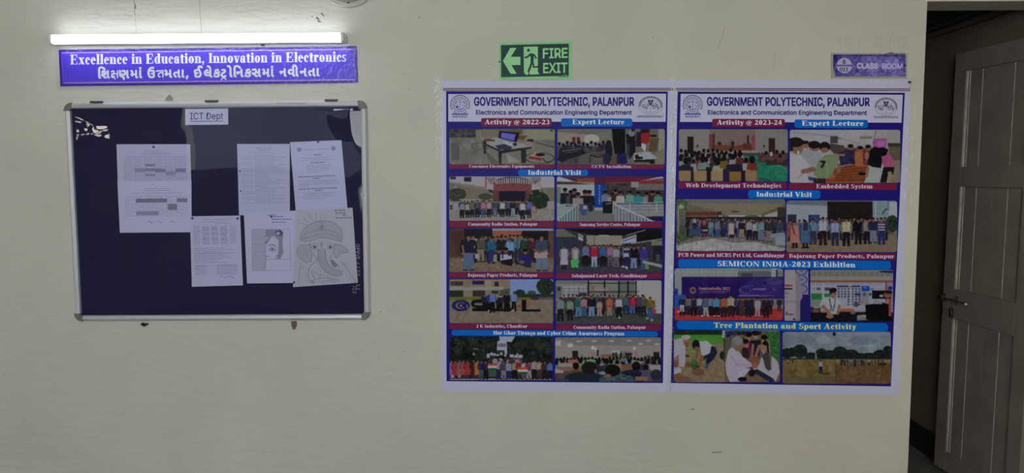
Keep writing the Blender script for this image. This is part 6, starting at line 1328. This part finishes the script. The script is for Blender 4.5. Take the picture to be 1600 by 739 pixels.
p.poly([(440, 490), (460, 430), (540, 395), (620, 390), (660, 440), (670, 500), (640, 580), (520, 580), (500, 500)], (144, 146, 150)).ell(582, 360, 36, 48, (120, 88, 74)).ell(582, 325, 40, 26, (24, 20, 24)).ell(556, 345, 12, 24, (26, 22, 26)).line([(545, 415), (565, 510)], 11, (40, 48, 84)).line([(604, 410), (592, 510)], 11, (40, 48, 84)).rect(545, 510, 592, 545, (92, 112, 136)).line([(480, 495), (560, 590)], 34, (126, 92, 78)).line([(650, 490), (630, 570)], 28, (122, 90, 76)).ell(548, 600, 40, 22, (128, 94, 80)).line([(562, 352), (606, 352)], 4, (36, 28, 30)).line([(566, 382), (600, 382)], 5, (150, 140, 136)).rect(555, 410, 600, 470, (150, 150, 154), .7)
pic(pr_, p, 14)
p = Pic(Z['g'], (80, 100, 1100, 598), (112, 100, 84), 28)
p.rect(80, 100, 565, 150, (30, 44, 30)).tex(80, 100, 565, 150, 9, 10).rect(80, 140, 565, 240, (72, 120, 52)).tex(80, 140, 565, 240, 6, 20).poly([(80, 240), (565, 225), (565, 598), (80, 598)], (116, 102, 84)).poly([(200, 250), (450, 230), (400, 330), (200, 360)], (104, 108, 74)).tex(80, 240, 565, 598, 7, 16).poly([(80, 500), (250, 560), (250, 598), (80, 598)], (106, 80, 62)).ell(205, 345, 26, 12, (60, 56, 50)).ell(230, 430, 60, 26, (104, 72, 54)).ell(315, 500, 60, 34, (102, 74, 56)).rect(545, 100, 570, 170, (146, 146, 150)).rect(556, 170, 570, 400, (48, 50, 52)).ell(545, 340, 24, 40, (36, 38, 44))
p.poly([(80, 190), (160, 172), (190, 230), (190, 420), (180, 450), (130, 445), (125, 330), (80, 370)], (144, 140, 152)).ell(205, 200, 34, 60, (126, 92, 78)).ell(195, 165, 42, 24, (140, 138, 140)).ell(205, 240, 14, 26, (112, 78, 64)).poly([(80, 420), (150, 470), (150, 500), (80, 525)], (146, 146, 158)).line([(100, 410), (100, 440)], 40, (108, 76, 62))
p.poly([(320, 205), (400, 200), (452, 250), (430, 320), (370, 345), (345, 350), (340, 290)], (150, 148, 158)).poly([(440, 250), (480, 262), (498, 310), (470, 370), (415, 420), (385, 420), (395, 360), (360, 395), (370, 345), (425, 320)], (28, 36, 56)).poly([(390, 420), (418, 425), (405, 472), (375, 465)], (60, 76, 100)).ell(292, 240, 36, 50, (26, 24, 30)).ell(298, 275, 26, 20, (112, 80, 66)).line([(350, 350), (320, 450)], 28, (112, 78, 62)).line([(305, 300), (300, 360)], 24, (112, 78, 62)).ell(278, 430, 34, 50, (52, 84, 46)).ell(270, 400, 20, 26, (66, 100, 52)).line([(318, 440), (290, 520)], 26, (106, 74, 58)).ell(310, 450, 14, 6, (24, 22, 24))
p.rect(570, 105, 1100, 598, (84, 82, 58)).rect(570, 105, 760, 260, (78, 80, 66)).poly([(575, 110), (620, 110), (630, 160), (590, 170)], (40, 40, 90)).rect(620, 105, 920, 140, (40, 34, 52)).tex(570, 105, 900, 200, 14, 12).poly([(960, 110), (1100, 110), (1100, 420), (1020, 330)], (50, 88, 46)).tex(960, 105, 1100, 420, 12, 12).rect(570, 520, 1100, 598, (104, 82, 64)).poly([(760, 380), (920, 340), (900, 480), (800, 540), (780, 430)], (88, 56, 44))
for x, y, c, hw in ((800, 165, (112, 40, 78), 46), (865, 150, (30, 28, 44), 52), (950, 190, (90, 74, 70), 44)): p.poly([(x - hw, y + 50), (x + hw, y + 40), (x + hw, y + 190), (x - hw, y + 190)], c).ell(x, y, 28, 38, (126, 92, 78)).ell(x, y - 24, 32, 24, (22, 18, 22)).line([(x - 10, y + 14), (x + 10, y + 14)], 5, (150, 140, 140))
p.ell(770, 240, 28, 38, (128, 94, 80)).ell(765, 205, 34, 24, (22, 18, 22)).poly([(730, 260), (800, 270), (800, 370), (740, 360)], (40, 34, 44)).line([(840, 240), (830, 350)], 26, (126, 92, 78)).line([(900, 250), (860, 370)], 26, (126, 92, 78)).ell(850, 390, 60, 36, (110, 76, 62))
p.poly([(575, 420), (600, 300), (640, 255), (700, 290), (740, 350), (830, 420), (830, 450), (770, 460), (720, 590), (620, 595), (585, 520)], (148, 142, 158)).ell(700, 235, 50, 66, (120, 88, 76)).ell(690, 200, 52, 44, (116, 114, 118)).ell(655, 235, 22, 40, (104, 100, 104)).line([(690, 430), (800, 440)], 34, (140, 134, 150)).poly([(700, 500), (770, 460), (820, 470), (740, 560), (700, 590)], (152, 150, 168)).line([(620, 340), (700, 440)], 5, (120, 114, 132)).ell(740, 570, 44, 22, (24, 22, 26))
p.ell(950, 260, 38, 52, (130, 98, 82)).poly([(925, 230), (960, 190), (992, 230), (996, 320), (975, 300), (975, 250)], (22, 18, 22)).poly([(900, 420), (940, 310), (1000, 320), (1080, 400), (1098, 500), (1060, 590), (1020, 560), (860, 480)], (144, 140, 150)).poly([(920, 340), (980, 300), (1020, 340), (1020, 470), (990, 490), (960, 460), (940, 380)], (62, 60, 62)).line([(1000, 300), (1020, 480)], 7, (110, 108, 106)).line([(850, 480), (1020, 580)], 46, (34, 42, 62)).ell(830, 510, 34, 34, (28, 26, 30)).line([(855, 465), (920, 440)], 30, (144, 140, 150)).ell(860, 440, 30, 26, (124, 90, 76)).ell(935, 295, 12, 6, (150, 140, 140)).line([(995, 190), (1000, 300)], 8, (130, 126, 110))
pic(pr_, p, 26)
p = Pic(Z['h'], (48, 114, 1088, 612), (112, 120, 130), 29)
p.tex(48, 114, 1088, 380, 7, 90).tex(48, 114, 1088, 380, 4, 40).ell(440, 190, 70, 40, (140, 144, 150), .5).ell(820, 200, 150, 40, (92, 104, 124), .6).ell(250, 190, 120, 40, (98, 108, 118), .5).rect(552, 114, 1088, 150, (124, 132, 142), .5).line([(560, 140), (700, 165), (830, 160)], 5, (96, 104, 116))
for x, y, rx, ry in ((90, 320, 60, 50), (215, 300, 70, 66), (320, 345, 60, 34), (420, 325, 55, 52), (500, 335, 60, 46), (140, 310, 40, 46), (600, 315, 75, 60), (710, 335, 70, 52), (880, 355, 90, 40), (990, 335, 80, 48), (1060, 310, 50, 64), (800, 350, 80, 30)): p.ell(x, y, rx, ry, (30, 38, 34))
p.tex(48, 240, 1088, 375, 6, 14).rect(48, 365, 1088, 385, (34, 40, 36)).rect(360, 320, 376, 380, (110, 114, 116)).rect(48, 378, 1088, 612, (100, 86, 58)).rect(550, 430, 1088, 612, (92, 74, 50)).tex(48, 378, 1088, 612, 7, 20).tex(48, 378, 1088, 612, 5, 50).rect(560, 378, 1088, 410, (116, 104, 78)).rect(48, 540, 550, 612, (88, 80, 52), .6).ell(545, 135, 16, 18, (30, 36, 44))
p.man(415, 384, 512, (128, 134, 142), (28, 28, 40)).man(98, 378, 425, (128, 130, 136), (40, 38, 44)).man(148, 375, 415, (46, 46, 54), (34, 34, 40)).man(338, 372, 392, (60, 60, 66), (34, 34, 40)).ell(470, 515, 40, 8, (60, 54, 40))
for i in range(16): p.man(615 + i * 27 + p.rd.uniform(-6, 6), 368 + p.rd.uniform(0, 8), 440 - abs(i - 3) * 2 + p.rd.uniform(-8, 8), p.rd.choice(((60, 62, 74), (100, 104, 112), (36, 36, 46), (84, 78, 74))), p.rd.choice(((26, 26, 32), (70, 70, 78))))
p.man(745, 370, 450, (40, 42, 52), (28, 28, 34)).man(880, 372, 438, (124, 126, 132), (26, 24, 28)).ell(1010, 425, 44, 16, (46, 44, 36))
pic(pr_, p, 22)

# ------------------------------------------------------------------ clear tape round the posters
m_tape = bpy.data.materials.new('clear_tape_film'); m_tape.use_nodes = True; m_tape.node_tree.nodes.clear()
clear_mat(m_tape, .05, .08, 75, .9, (1.0, 1, .5))
def tape(pts, w, label, seed):
    """a crinkled strip along photo-pixel points"""
    r_ = np.random.default_rng(seed); P = []; L = [0]
    for a, b in zip(pts[:-1], pts[1:]): L.append(L[-1] + math.hypot(b[0] - a[0], b[1] - a[1]))
    n = max(6, int(L[-1] / 2.2)); m_ = 6; V = []; F_ = []
    for i in range(n + 1):
        t = L[-1] * i / n; j = max(q for q in range(len(L)) if L[q] <= t + 1e-6); j = min(j, len(pts) - 2); f = (t - L[j]) / (L[j + 1] - L[j])
        a, b = pts[j], pts[j + 1]; x, y = a[0] + (b[0] - a[0]) * f, a[1] + (b[1] - a[1]) * f
        d = math.hypot(b[0] - a[0], b[1] - a[1]); nx, ny = -(b[1] - a[1]) / d, (b[0] - a[0]) / d
        for s_ in range(m_ + 1):
            o_ = (s_ / m_ - .5) * w + r_.uniform(-.4, .4) * (s_ in (0, m_)); V.append(tuple(W(x + nx * o_, y + ny * o_, .0030 + abs(r_.normal(0, .00035)))))
    for i in range(n):
        for s_ in range(m_): a = i * (m_ + 1) + s_; F_.append((a, a + m_ + 1, a + m_ + 2, a + 1))
    cx = sum(v[0] for v in V) / len(V); cz = sum(v[2] for v in V) / len(V)
    o = mesh_obj('clear_tape', V, F_, m_tape, None, False, (cx, 0, cz)); tag(o, label, 'tape', 'clear tape round the posters'); return o
tape([(683, 113), (685, 160), (686.5, 250)], 12, 'crinkled clear tape over the top left corner of the left-hand poster, on its side edge', 1)
tape([(1050.5, 117), (1052.5, 146), (1050.5, 300), (1047, 612)], 9, 'long strip of clear tape over the seam between the two posters', 2)
tape([(1426.5, 116), (1423, 200), (1418, 330)], 11, 'clear tape down the right edge of the right-hand poster', 3)
tape([(1352, 128), (1390, 130), (1424, 132)], 13, "short clear tape across the right-hand poster's top edge, under the class room plate", 4)
tape([(688.5, 594), (690, 612)], 12, 'small patch of clear tape on the bottom left corner of the left-hand poster', 5)
tape([(1046, 596), (1046, 616)], 10, 'small patch of clear tape at the lower end of the seam between the posters', 6)
tape([(1396, 600), (1396.5, 619)], 13, 'small patch of clear tape on the bottom right corner of the right-hand poster', 7)
